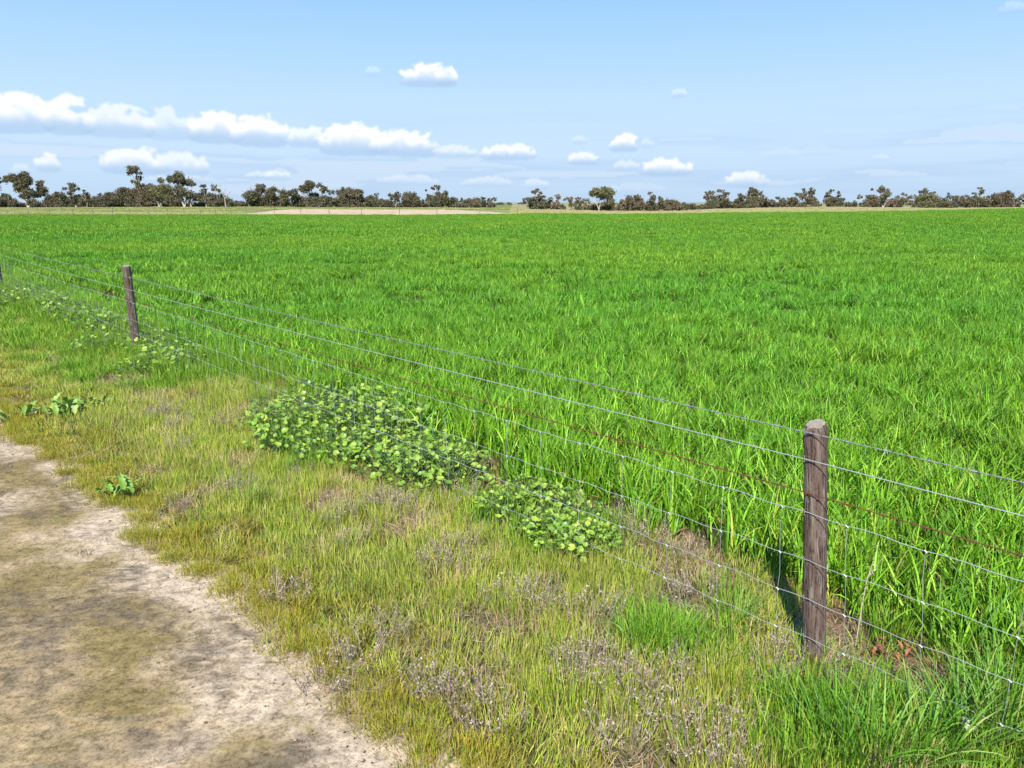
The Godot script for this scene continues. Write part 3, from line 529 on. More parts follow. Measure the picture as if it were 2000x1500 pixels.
func make_ground() -> void:
	var sh := Shape.new()
	var xs := axis(-3500.0, 3500.0, -9.0, 5.0, 0.25, 1.07)
	var zs := axis(-6000.0, 60.0, -12.0, 2.0, 0.25, 1.045)
	for z in zs:
		for x in xs:
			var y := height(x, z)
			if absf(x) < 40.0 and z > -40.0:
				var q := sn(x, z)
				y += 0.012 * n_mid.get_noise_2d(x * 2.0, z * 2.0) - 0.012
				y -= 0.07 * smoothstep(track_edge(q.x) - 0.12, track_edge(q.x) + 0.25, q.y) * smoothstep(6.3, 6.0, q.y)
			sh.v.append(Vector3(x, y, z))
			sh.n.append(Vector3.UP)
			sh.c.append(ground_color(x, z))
	var w := xs.size()
	for r in zs.size() - 1:
		for k in w - 1:
			var p := r * w + k
			sh.tri(p, p + 1, p + w); sh.tri(p + 1, p + w + 1, p + w)
	var m := surface(0.95, 0.15)
	m.albedo_texture = mottle(21, 0.02, 0.62)
	m.uv1_triplanar = true
	m.uv1_world_triplanar = true
	m.uv1_scale = Vector3(0.9, 0.9, 0.9)
	meta(part("ground", sh.mesh(), m, self), "", "", "", "structure")

	# the dirt track: pale sandy earth with olive moss and dark damp-stained patches
	sh = Shape.new()
	var ss := axis(-60.0, 30.0, -9.5, 3.0, 0.03, 1.12)
	var ts := axis(-0.15, 4.3, -0.15, 2.6, 0.03, 1.15)
	var fine := noise(31, 9.0, 3)
	var patch := noise(32, 0.75, 4)
	var speck := noise(33, 16.0, 2)
	var layer := noise(34, 2.6, 4)
	for s in ss:
		var e := track_edge(s)
		for t in ts:
			var n: float = e + t
			var p := fw(s, n)
			var lump := 0.010 * layer.get_noise_2d(s, n) + 0.005 * fine.get_noise_2d(s, n) + 0.012 * patch.get_noise_2d(s, n)
			p.y = 0.006 + lump - 0.012 * smoothstep(0.0, -0.3, t) + 0.012 * smoothstep(0.0, 0.5, t)
			var base := Color(0.385, 0.290, 0.168)
			var pale := Color(0.55, 0.445, 0.325)
			var moss := Color(0.210, 0.165, 0.060)
			var dark := Color(0.160, 0.130, 0.088)
			var a := patch.get_noise_2d(s * 1.2 + 9.0, n * 1.6)
			var b := patch.get_noise_2d(s * 1.7 - 30.0, n * 2.2 + 5.0)
			var f := fine.get_noise_2d(s * 1.3, n * 1.8)
			var g := layer.get_noise_2d(s * 1.5 + 3.0, n * 2.4)
			var c := base.lerp(pale, clampf(0.95 * smoothstep(0.75, 0.10, t + 0.6 * a) + 0.5 * g, 0.0, 1.0))
			c = c.lerp(moss, clampf((a * 1.5 + f * 0.8 + g * 0.5 + 0.0 + 0.40 * smoothstep(0.2, 0.9, t)) * 1.4, 0.0, 0.82))
			c = c.lerp(dark, clampf((b * 1.5 + f * 1.1 + g * 0.7 - 0.12 - 0.25 * smoothstep(0.5, 0.1, t)) * 1.5, 0.0, 0.85))
			var k := 1.0 + 0.42 * f + 0.34 * speck.get_noise_2d(s, n)
			sh.v.append(p); sh.c.append(c * k); sh.n.append(Vector3.UP); sh.uv.append(Vector2(s, n))
	w = ts.size()
	for r in ss.size() - 1:
		for k in w - 1:
			var p := r * w + k
			sh.tri(p, p + w, p + 1); sh.tri(p + 1, p + w, p + w + 1)
	smooth_normals(sh)
	m = surface(0.95, 0.2)
	m.albedo_texture = grit(35)
	m.uv1_scale = Vector3(1.1, 1.1, 1.0)
	m.heightmap_enabled = true
	m.heightmap_texture = rough_map(36, 0.09)
	m.heightmap_scale = 0.10
	meta(part("track", sh.mesh(), m, self), "", "", "", "structure")

	# pale harvested strip between crop and trees
	sh = Shape.new()
	var m2 := surface(0.95, 0.1)
	m2.albedo_texture = m.albedo_texture
	m2.uv1_triplanar = true
	m2.uv1_world_triplanar = true
	m2.uv1_scale = Vector3(0.05, 0.05, 0.2)
	var cols := 80
	for r in 9:
		for k in cols + 1:
			var u := lerpf(-0.345, 0.02, k / float(cols))
			var near := 156.0
			var far := 156.0 + 62.0 * smoothstep(-0.345, -0.26, u) * smoothstep(0.03, -0.1, u) + 4.0 * n_mid.get_noise_2d(u * 60.0, 3.0)
			var d := lerpf(near, far, r / 8.0)
			sh.v.append(Vector3(u * d, height(u * d, -d) + 0.05, -d))
			sh.n.append(Vector3.UP)
			sh.c.append(Color(0.56, 0.45, 0.31) * (1.0 + 0.25 * n_big.get_noise_2d(u * 300.0, d)))
	for r in 8:
		for k in cols:
			var p := r * (cols + 1) + k
			sh.tri(p, p + cols + 1, p + 1); sh.tri(p + 1, p + cols + 1, p + cols + 2)
	meta(part("stubble_field", sh.mesh(), m2, self), "", "", "", "structure")

func smooth_normals(sh: Shape) -> void:
	for k in sh.n.size(): sh.n[k] = Vector3.ZERO
	for k in range(0, sh.i.size(), 3):
		var a := sh.i[k]
		var b := sh.i[k + 1]
		var c := sh.i[k + 2]
		var f := (sh.v[c] - sh.v[a]).cross(sh.v[b] - sh.v[a])
		sh.n[a] += f; sh.n[b] += f; sh.n[c] += f
	for k in sh.n.size(): sh.n[k] = sh.n[k].normalized()

# ---------------------------------------------------------------- crop
func crop_patch(side: float, count: int, wide: float, segs: int) -> ArrayMesh:
	var sh := Shape.new()
	var made := 0
	while made < count:   # plants of a few leaves each, so that the stand has gaps
		var base := Vector3(rng.randf_range(-0.5, 0.5) * side + rng.randfn() * 0.03, 0, rng.randf_range(-0.5, 0.5) * side + rng.randfn() * 0.03)
		var tone := rng.randf_range(0.46, 1.26)
		var grown := rng.randf_range(0.75, 1.2)
		for k in rng.randi_range(4, 9):
			made += 1
			var at := base + Vector3(rng.randfn(), 0, rng.randfn()) * 0.016
			var c := jitter(Color(0.128, 0.318, 0.017), 0.20) * tone
			var roll := rng.randf()
			if roll < 0.28: c = jitter(Color(0.215, 0.420, 0.034), 0.2) * tone
			elif roll < 0.42: c = jitter(Color(0.075, 0.235, 0.016), 0.2) * tone
			elif roll < 0.432: c = jitter(Color(0.32, 0.37, 0.06), 0.2)
			if rng.randf() < 0.03:   # an old leaf low down
				blade(sh, at, rng.randf() * TAU, rng.randf_range(0.10, 0.2), 0.008 * wide, rng.randf_range(0.5, 1.1), rng.randf_range(0.4, 1.2), jitter(Color(0.34, 0.27, 0.11), 0.25), segs)
				continue
			blade(sh, at, rng.randf() * TAU, rng.randf_range(0.14, 0.29) * grown, rng.randf_range(0.006, 0.0115) * wide, rng.randf_range(0.05, 0.65), rng.randf_range(0.2, 2.3) * rng.randf(), c, segs)
	return sh.mesh()

func tram(x: float, z: float) -> float:
	var lines := [[Vector2(1.60, -24.85), Vector2(9.61, -15.43), 1.0], [Vector2(3.67, -12.49), Vector2(6.42, -9.76), 0.55], [Vector2(-9.0, -33.0), Vector2(1.6, -21.0), 0.45], [Vector2(0.0, -42.0), Vector2(22.0, -19.0), 0.4]]
	var best := 0.0
	for l in lines:
		var q := Geometry2D.get_closest_point_to_segment(Vector2(x, z), l[0], l[1])
		var k: float = l[2] * smoothstep(0.7, 0.2, q.distance_to(Vector2(x, z))) * clampf(0.6 + 1.3 * n_mid.get_noise_2d(x, z), 0.0, 1.0)
		best = maxf(best, k)
	return best

func make_crop() -> void:
	var root := thing("crop", "dense bright green cereal crop filling the paddock behind the wire fence", "crop", Vector3.ZERO, 0.0, "", "stuff")
	var mat := leafy(0.5, 0.36, 0.26)
	# [from depth, to depth, spacing, patch radius, blades, width, segments, variants]
	var bands := [[0.0, 14.0, 0.36, 0.40, 330, 0.95, 5, 10], [14.0, 45.0, 0.62, 0.68, 640, 1.25, 4, 8], [45.0, 150.5, 1.0, 1.08, 520, 2.4, 2, 8]]
	for b in bands:
		rng.seed = 100 + int(b[0])
		var at := []
		var tint := []
		for k in b[7]:
			at.append([]); tint.append([])
		var step: float = b[2]
		var z: float = -b[0]
		if b[0] == 0.0: z = 3.0
		while z > -b[1]:
			var reach := maxf(4.0, -z * 0.80 + 4.0)
			var x := -reach
			while x < reach:
				x += step
				var px: float = x + rng.randf_range(-0.5, 0.5) * step
				var pz: float = z + rng.randf_range(-0.5, 0.5) * step
				var q := sn(px, pz)
				var edge := -0.50 + 0.10 * n_mid.get_noise_2d(q.x, 40.0)
				if q.x < -6.0: edge = lerpf(edge, -0.38, clampf((-6.0 - q.x) / 3.0, 0.0, 1.0))
				if q.y > edge - b[3] * 0.42: continue
				var rel := Vector3(px - P1.x, 0, pz - P1.z)
				if q.y > -0.8 and rel.length() < 0.2: continue
				if pz < -149.5 + 1.2 * n_mid.get_noise_2d(px * 0.6, 9.0): continue
				# rows run with the tram lines; the stand is a little uneven
				var along := px * 0.70 + pz * -0.71
				var across := px * 0.71 + pz * 0.70
				var even := 0.95 + 0.22 * n_big.get_noise_2d(px * 1.6, pz * 1.6) + 0.38 * n_streak.get_noise_2d(along * 0.22, across * 1.2) + 0.22 * n_mid.get_noise_2d(px * 1.2, pz * 1.2)
				var tr := tram(px, pz) if -pz < 50.0 else 0.0
				if tr > 0.35 and rng.randf() < tr * 0.4: continue
				even *= 1.0 - 0.6 * tr
				if b[0] > 10.0:
					var dip := n_streak.get_noise_2d(px * 0.22 + 50.0, pz * (0.75 if b[0] > 40.0 else 1.2))
					if dip < -0.36 and rng.randf() < 0.28: continue
					even *= 1.0 - 0.55 * smoothstep(-0.08, -0.4, dip)
				var tall := clampf(even, 0.36, 1.25) * rng.randf_range(0.9, 1.1)
				tall *= 1.0 + 0.14 * smoothstep(edge - 1.3, edge - 0.3, q.y)
				var wide := clampf(tall * 1.1, 0.85, 1.2)
				var t := Transform3D(Basis.from_euler(Vector3(rng.randf_range(-0.06, 0.06), rng.randf() * TAU, rng.randf_range(-0.06, 0.06))).scaled(Vector3(wide, tall, wide)), Vector3(px, height(px, pz) - 0.01, pz))
				var yel := clampf(0.5 + 0.9 * n_big.get_noise_2d(px * 0.5 + 20.0, pz * 0.5) + 0.5 * n_mid.get_noise_2d(px * 0.7, pz * 0.7), 0.0, 1.0)
				var c := Color(0.80, 0.96, 0.95).lerp(Color(1.22, 1.07, 1.0), yel) * rng.randf_range(0.96, 1.14)
				var v: int = rng.randi() % int(b[7])
				at[v].append(t); tint[v].append(c)
			z -= step
		for k in b[7]:
			scatter("blades", crop_patch(b[3], b[4], b[5], b[6]), mat, at[k], tint[k], root)

# ---------------------------------------------------------------- verge
func fine_patch(radius: float, count: int, lo: float, hi: float, wide: float, colors: Array, lean: float, segs := 3) -> ArrayMesh:
	var sh := Shape.new()
	for k in count:
		var a := rng.randf() * TAU
		var r := radius * pow(rng.randf(), 0.6)
		blade(sh, Vector3(cos(a) * r, 0, sin(a) * r), a + rng.randf_range(-1.6, 1.6), rng.randf_range(lo, hi), rng.randf_range(0.7, 1.3) * wide, rng.randf_range(0.0, lean), rng.randf_range(0.1, 1.5) * rng.randf(), jitter(colors[rng.randi() % colors.size()], 0.22), segs)
	return sh.mesh()

func litter_patch(radius: float, count: int) -> ArrayMesh:
	var sh := Shape.new()
	for k in count:
		var a := rng.randf() * TAU
		var r := radius * sqrt(rng.randf())
		blade(sh, Vector3(cos(a) * r, rng.randf_range(0.0, 0.05), sin(a) * r), rng.randf() * TAU, rng.randf_range(0.04, 0.12), rng.randf_range(0.0015, 0.0035), rng.randf_range(0.7, 1.6), rng.randf_range(-0.5, 0.6), jitter([Color(0.36, 0.28, 0.19), Color(0.30, 0.25, 0.20), Color(0.42, 0.33, 0.20), Color(0.24, 0.17, 0.11)][rng.randi() % 4], 0.25), 2)
	return sh.mesh()

func blob(p: Vector2, c: Vector2, r: float) -> float:
	return smoothstep(r, r * 0.35, p.distance_to(c))

func make_verge() -> void:
	var root := thing("verge_grass", "short yellow-green and straw-coloured grass between the dirt track and the fence", "grass", Vector3.ZERO, 0.0, "", "stuff")
	var mat := leafy(0.6, 0.3, 0.45)
	rng.seed = 300
	var green := [Color(0.275, 0.385, 0.042), Color(0.340, 0.430, 0.060), Color(0.205, 0.330, 0.030), Color(0.42, 0.445, 0.090), Color(0.46, 0.41, 0.15)]
	var gold := [Color(0.305, 0.335, 0.034), Color(0.36, 0.350, 0.044), Color(0.23, 0.300, 0.028), Color(0.38, 0.300, 0.055), Color(0.28, 0.245, 0.045)]
	var lush := [Color(0.135, 0.300, 0.022), Color(0.180, 0.355, 0.032), Color(0.095, 0.230, 0.018), Color(0.25, 0.37, 0.05)]
	var dry := [Color(0.42, 0.34, 0.21), Color(0.48, 0.40, 0.25), Color(0.35, 0.28, 0.20), Color(0.40, 0.39, 0.15), Color(0.32, 0.36, 0.09), Color(0.27, 0.33, 0.06)]
	var kinds := []
	for k in 5: kinds.append(fine_patch(0.13, 125, 0.05, 0.135, 0.0030, green, 0.5))
	for k in 4: kinds.append(fine_patch(0.11, 130, 0.04, 0.10, 0.0030, gold, 0.75))
	for k in 4: kinds.append(fine_patch(0.13, 100, 0.08, 0.19, 0.0044, lush, 0.55))
	for k in 4: kinds.append(fine_patch(0.13, 115, 0.05, 0.135, 0.0027, dry, 0.8))
	for k in 4: kinds.append(litter_patch(0.13, 80))
	var at := []
	var tint := []
	for k in kinds.size():
		at.append([]); tint.append([])
	var s := 3.2
	while s > -75.0:
		var away := fw(s, 1.0).length()
		var step := 0.12 if away < 7.0 else 0.15 if away < 13.0 else 0.24
		var grow := 1.0 if away < 7.0 else 1.15 if away < 13.0 else 1.7
		var n := -1.0
		while n < 2.6:
			n += step
			var ps := s + rng.randf_range(-0.5, 0.5) * step
			var pn := n + rng.randf_range(-0.5, 0.5) * step
			var e := track_edge(ps)
			if pn < -0.52 and ps > -6.5: continue
			if pn > e + 0.05 + 0.12 * n_small.get_noise_2d(ps * 1.5, pn * 1.5): continue
			var p := fw(ps, pn)
			var q := Vector2(p.x, p.z)
			var a := n_mid.get_noise_2d(ps * 1.1, pn * 1.1 + 60.0)
			var b := n_mid.get_noise_2d(ps * 1.6 - 40.0, pn * 1.6)
			var f := n_small.get_noise_2d(ps * 0.8, pn * 0.8)
			var rim := smoothstep(0.65, 0.15, e - pn + 0.35 * b)
			var lushness := 0.8 * smoothstep(-5.5, -9.0, ps) * smoothstep(1.7, 0.9, pn) + blob(q, Vector2(1.6, -2.7), 0.75) + blob(q, Vector2(0.75, -3.35), 0.42) + 0.8 * blob(q, Vector2(0.2, -4.7), 0.6) + 0.7 * blob(q, Vector2(-1.25, -6.3), 1.1) + 0.35 * smoothstep(0.3, -0.2, pn) + 0.7 * a
			var dryness := -0.20 + 1.05 * b + 0.35 * f + 0.25 * smoothstep(1.35, 0.8, absf(pn - 0.7)) - 0.25 * smoothstep(-7.0, -11.0, ps) + 0.5 * blob(q, Vector2(0.95, -4.1), 0.5)
			var bare := blob(q, Vector2(0.83, -3.62), 0.24) + 0.8 * blob(q, Vector2(1.75, -3.15), 0.30) + 0.7 * blob(q, Vector2(-0.15, -5.2), 0.22) + 1.0 * smoothstep(0.22, 0.08, absf(pn + 0.30 + 0.12 * a)) * smoothstep(-3.6, -2.8, ps) * clampf(0.62 + 1.5 * b + 0.6 * f, 0.0, 1.0)
			if bare > 0.45 and rng.randf() < bare * 0.42: continue
			var first := 0
			var many := 5
			var roll := rng.randf()
			if rim > rng.randf() * 0.9 + 0.1: first = 5; many = 4
			elif dryness > 0.30 + 0.4 * roll: first = 13; many = 4
			elif lushness > 0.40 + 0.35 * roll: first = 9; many = 4
			if rng.randf() < (0.36 if dryness > 0.3 else 0.08) or (bare > 0.45 and rng.randf() < 0.8): first = 17; many = 4
			var v := first + rng.randi() % many
			var tall := rng.randf_range(0.75, 1.2) * (1.0 + 0.35 * a) * lerpf(1.0, 0.75, rim) * lerpf(1.0, 0.55, clampf(bare, 0.0, 1.0))
			tall *= lerpf(1.0, 0.8, smoothstep(-5.0, -9.0, ps)) * (1.0 + 0.7 * smoothstep(0.6, 0.1, pn) * smoothstep(-3.5, -6.0, ps))
			var t := Transform3D(Basis.from_euler(Vector3(rng.randf_range(-0.12, 0.12), rng.randf() * TAU, rng.randf_range(-0.12, 0.12))).scaled(Vector3(grow, tall * lerpf(1.0, grow, 0.3), grow)), p + Vector3(0, -0.012, 0))
			var yel := clampf(0.5 + 0.8 * b + 0.4 * f, 0.0, 1.0)
			at[v].append(t); tint[v].append(Color(0.92, 0.98, 0.9).lerp(Color(1.18, 1.06, 1.05), yel) * rng.randf_range(0.88, 1.12))
		s -= step
	# a thick low fringe where the grass stops at the track
	s = 2.6
	while s > -20.0:
		s -= 0.035 if s > -9.0 else 0.08
		var ps := s + rng.randf_range(-0.03, 0.03)
		var pn := track_edge(ps) + 0.06 * n_small.get_noise_2d(ps * 1.5, 2.0) - absf(rng.randfn()) * 0.10 + 0.03
		var v := 5 + rng.randi() % 4
		var t := Transform3D(Basis.from_euler(Vector3(rng.randf_range(-0.2, 0.2), rng.randf() * TAU, rng.randf_range(-0.2, 0.2))).scaled(Vector3(0.75, rng.randf_range(0.6, 1.05), 0.75)), fw(ps, pn, -0.005))
		at[v].append(t); tint[v].append(Color(0.92, 0.98, 0.9).lerp(Color(1.12, 1.02, 1.0), rng.randf()))
	# the far side of the track, and crumbs of grass on it
	for k in 9000:
		var ps := rng.randf_range(-40.0, 8.0)
		var p := fw(ps, rng.randf_range(6.0, 9.0))
		var v := rng.randi() % kinds.size()
		at[v].append(Transform3D(Basis.from_euler(Vector3(0, rng.randf() * TAU, 0)).scaled(Vector3.ONE * 1.3), p)); tint[v].append(Color.WHITE)
	for k in kinds.size():
		scatter("blades", kinds[k], mat, at[k], tint[k], root)

	# dry bits and small stones lying on the track
	var litter := thing("track_litter", "scattered crumbs of earth, pebbles and dry stalks lying on the dirt track", "litter", Vector3.ZERO, 0.0, "", "stuff")
	rng.seed = 340
	var peb := []
	for k in 4: peb.append(pebble_mesh(1.0, 40 + k))
	var pat := [[], [], [], []]
	var ptint := [[], [], [], []]
	for k in 5200:
		var ps := rng.randf_range(-12.0, 2.5)
		var t := 0.02 + 2.6 * pow(rng.randf(), 1.3)
		var p := fw(ps, track_edge(ps) + t, 0.014)
		var r := 0.0022 + 0.006 * pow(rng.randf(), 4.0)
		var v := rng.randi() % 4
		pat[v].append(Transform3D(Basis.from_euler(Vector3(rng.randf(), rng.randf() * TAU, 0)).scaled(Vector3(r, r * 0.65, r)), p))
		ptint[v].append([Color(0.34, 0.27, 0.20), Color(0.28, 0.22, 0.15), Color(0.16, 0.12, 0.08), Color(0.40, 0.34, 0.28)][rng.randi() % 4])
	for k in 4: scatter("crumbs", peb[k], surface(0.95, 0.2), pat[k], ptint[k], litter)
	var stalks := []
	var stint := []
	for k in 900:
		var ps := rng.randf_range(-11.0, 2.0)
		var t := 0.0 + 1.6 * pow(rng.randf(), 2.2)
		stalks.append(Transform3D(Basis.from_euler(Vector3(0, rng.randf() * TAU, 0)).scaled(Vector3(0.55, 0.22, 0.55)), fw(ps, track_edge(ps) + t, 0.012)))
		stint.append(Color(0.75, 0.68, 0.6) * rng.randf_range(0.5, 1.1))
	scatter("stalks", litter_patch(0.08, 9), mat, stalks, stint, litter)

	# pale paddock grass beyond the crop
	var far := thing("pasture_grass", "pale dry pasture grass between the green crop and the tree row", "grass", Vector3.ZERO, 0.0, "", "stuff")
	rng.seed = 360
	var fmesh := [fine_patch(0.7, 90, 0.12, 0.3, 0.02, [Color(0.44, 0.40, 0.19), Color(0.34, 0.36, 0.12), Color(0.50, 0.43, 0.26)], 0.7, 2), fine_patch(0.7, 90, 0.10, 0.25, 0.02, [Color(0.19, 0.29, 0.055), Color(0.24, 0.32, 0.07), Color(0.34, 0.34, 0.13)], 0.7, 2)]
	var fat := [[], []]
	var ftint := [[], []]
	for k in 15000:
		var d := rng.randf_range(151.0, 262.0)
		var u := rng.randf_range(-0.8, 0.8)
		if u > -0.34 and u < 0.0 and d > 156.0 and d < 216.0: continue
		var g := 0 if n_big.get_noise_2d(u * d * 0.3, d * 0.6) + (0.25 if u > 0.0 else 0.45 * smoothstep(185.0, 165.0, d) - 0.2) > rng.randf_range(-0.2, 0.2) else 1
		fat[g].append(Transform3D(Basis.from_euler(Vector3(0, rng.randf() * TAU, 0)).scaled(Vector3(1.5, 1.0, 1.5)), Vector3(u * d, height(u * d, -d), -d)))
		ftint[g].append(Color.WHITE * rng.randf_range(0.8, 1.2))
	for g in 2: scatter("blades", fmesh[g], mat, fat[g], ftint[g], far)

func pebble_mesh(r: float, seed_: int) -> ArrayMesh:
	var sh := Shape.new()
	var nz := noise(seed_, 0.9, 2)
	for a in 5:
		var th := PI * a / 4.0
		for b in 7:
			var ph := TAU * b / 7.0
			var d := Vector3(sin(th) * cos(ph), cos(th), sin(th) * sin(ph))
			sh.v.append(d * r * (1.0 + 0.45 * nz.get_noise_3dv(d * 1.4)))
			sh.n.append(d); sh.c.append(Color.WHITE)
	for a in 4:
		for b in 7:
			var p := a * 7 + b
			var q := a * 7 + (b + 1) % 7
			sh.tri(p, p + 7, q); sh.tri(q, p + 7, q + 7)
	return sh.mesh()

# ---------------------------------------------------------------- fence
func wood_material() -> StandardMaterial3D:
	var im := Image.create_empty(256, 1024, false, Image.FORMAT_RGB8)
	var hm := Image.create_empty(256, 1024, false, Image.FORMAT_L8)
	var grain := noise(51, 1.0, 4)
	var big := noise(52, 1.0, 3)
	for y in 1024:
		for x in 256:
			var a := TAU * x / 256.0
			var cx := cos(a) * 1.0
			var cy := sin(a) * 1.0
			var w := 0.35 * big.get_noise_3d(cx * 1.2, y * 0.004, cy * 1.2)
			var g := grain.get_noise_3d((cx + w) * 7.0, y * 0.006, (cy + w) * 7.0)
			var f := grain.get_noise_3d(cx * 26.0, y * 0.014, cy * 26.0)
			var b := big.get_noise_3d(cx * 1.6, y * 0.0045 + 9.0, cy * 1.6)
			var crack := smoothstep(-0.22, -0.38, g + 0.35 * f)
			var c := Color(0.122, 0.084, 0.070).lerp(Color(0.180, 0.140, 0.118), clampf(0.5 + 1.2 * b + 0.5 * f, 0.0, 1.0))
			c = c.lerp(Color(0.27, 0.245, 0.21), clampf((b + 0.4 * f - 0.26) * 2.0, 0.0, 0.6))
			c *= 1.0 + 0.35 * f + 0.2 * g
			c = c.lerp(Color(0.045, 0.032, 0.026), crack * 0.85)
			im.set_pixel(x, y, c.linear_to_srgb())
			var k := clampf(0.62 + 0.35 * g + 0.3 * f - 0.6 * crack, 0.0, 1.0)
			hm.set_pixel(x, y, Color(k, k, k))
	var m := StandardMaterial3D.new()
	m.albedo_texture = ImageTexture.create_from_image(im)
	m.heightmap_enabled = true
	m.heightmap_texture = ImageTexture.create_from_image(hm)
	m.heightmap_scale = 0.5
	m.roughness = 0.9
	m.metallic_specular = 0.2
	m.vertex_color_use_as_albedo = true
	return m

func post_mesh(tall: float, r: float, seed_: int) -> ArrayMesh:
	var sh := Shape.new()
	var nz := noise(seed_, 1.0, 3)
	var sides := 64
	var rings := 60
	for k in rings + 1:
		var y := lerpf(-0.3, tall, k / float(rings))
		for j in sides + 1:
			var a := TAU * j / sides
			var d := Vector3(cos(a), 0, sin(a))
			var rr := r * (1.0 + 0.05 * nz.get_noise_3d(d.x * 1.5, y * 2.0, d.z * 1.5) + 0.03 * nz.get_noise_3d(d.x * 7.0, y * 1.5, d.z * 7.0) - 0.04 * (y / tall))
			# axe-trimmed knot bumps
			for kn in [[0.93, 0.6], [0.86, 2.6], [0.55, 4.2]]:
				var dd := Vector2(angle_difference(a, kn[1] + seed_) * r, y - kn[0] * tall).length()
				rr += 0.007 * smoothstep(0.028, 0.006, dd)
			for split in [[0.4, 0.35, 1.0], [2.1, 0.0, 0.55], [3.6, 0.5, 1.0], [5.2, 0.15, 0.8]]:   # drying splits
				var wander: float = split[0] + seed_ + 0.12 * nz.get_noise_2d(y * 3.0, split[0])
				rr -= 0.0065 * smoothstep(0.11, 0.02, absf(angle_difference(a, wander))) * smoothstep(split[1] * tall - 0.05, split[1] * tall + 0.1, y) * smoothstep(split[2] * tall + 0.03, split[2] * tall - 0.1, y)
			if y > tall - 0.025: rr *= 1.0 - 0.16 * pow((y - tall + 0.025) / 0.025, 2.0)
			var yy := y
			if k == rings: yy += 0.010 * nz.get_noise_2d(d.x * 2.0, d.z * 2.0) + 0.012 * d.x
			sh.v.append(d * rr + Vector3(0, yy, 0))
			sh.n.append(d)
			sh.uv.append(Vector2(j / float(sides), 1.0 - y / 1.3))
			var grey := smoothstep(0.05, 0.25, nz.get_noise_3d(d.x * 2.2, y * 7.0, d.z * 2.2) + 0.35 * nz.get_noise_3d(d.x * 9.0, y * 30.0, d.z * 9.0)) * (1.0 if y > tall * 0.76 else 0.0)   # lichen crust in blotches near the top
			sh.c.append(Color.WHITE.lerp(Color(2.3, 2.6, 2.7) if seed_ == 61 else Color(1.5, 1.7, 1.7), grey))
	for k in rings:
		for j in sides:
			var p := k * (sides + 1) + j
			sh.tri(p, p + 1, p + sides + 1); sh.tri(p + 1, p + sides + 2, p + sides + 1)
	smooth_normals(sh)
	for j in rings + 1:   # close the seam
		var p := j * (sides + 1)
		var m := (sh.n[p] + sh.n[p + sides]).normalized()
		sh.n[p] = m; sh.n[p + sides] = m
	return sh.mesh()

func post_cap(tall: float, r: float, seed_: int) -> ArrayMesh:   # weathered end grain
	var sh := Shape.new()
	var nz := noise(seed_, 1.0, 3)
	var sides := 28
	for ring in 5:
		var f := ring / 4.0
		for j in sides:
			var a := TAU * j / sides
			var d := Vector3(cos(a), 0, sin(a))
			var y := tall + f * (0.010 * nz.get_noise_2d(d.x * 2.0, d.z * 2.0) + 0.012 * d.x) + 0.006 * (1.0 - f * f) + 0.004 * nz.get_noise_2d(d.x * f * 30.0, d.z * f * 30.0) - 0.002
			sh.v.append(d * r * 0.81 * f + Vector3(0, y, 0))
			sh.n.append(Vector3.UP)
			sh.c.append(Color(0.30, 0.265, 0.215) * (1.0 + 0.5 * nz.get_noise_2d(d.x * f * 22.0, d.z * f * 22.0)))
	for ring in 4:
		for j in sides:
			var p := ring * sides + j
			var q := ring * sides + (j + 1) % sides
			sh.tri(p, p + sides, q); sh.tri(q, p + sides, q + sides)
	return sh.mesh()

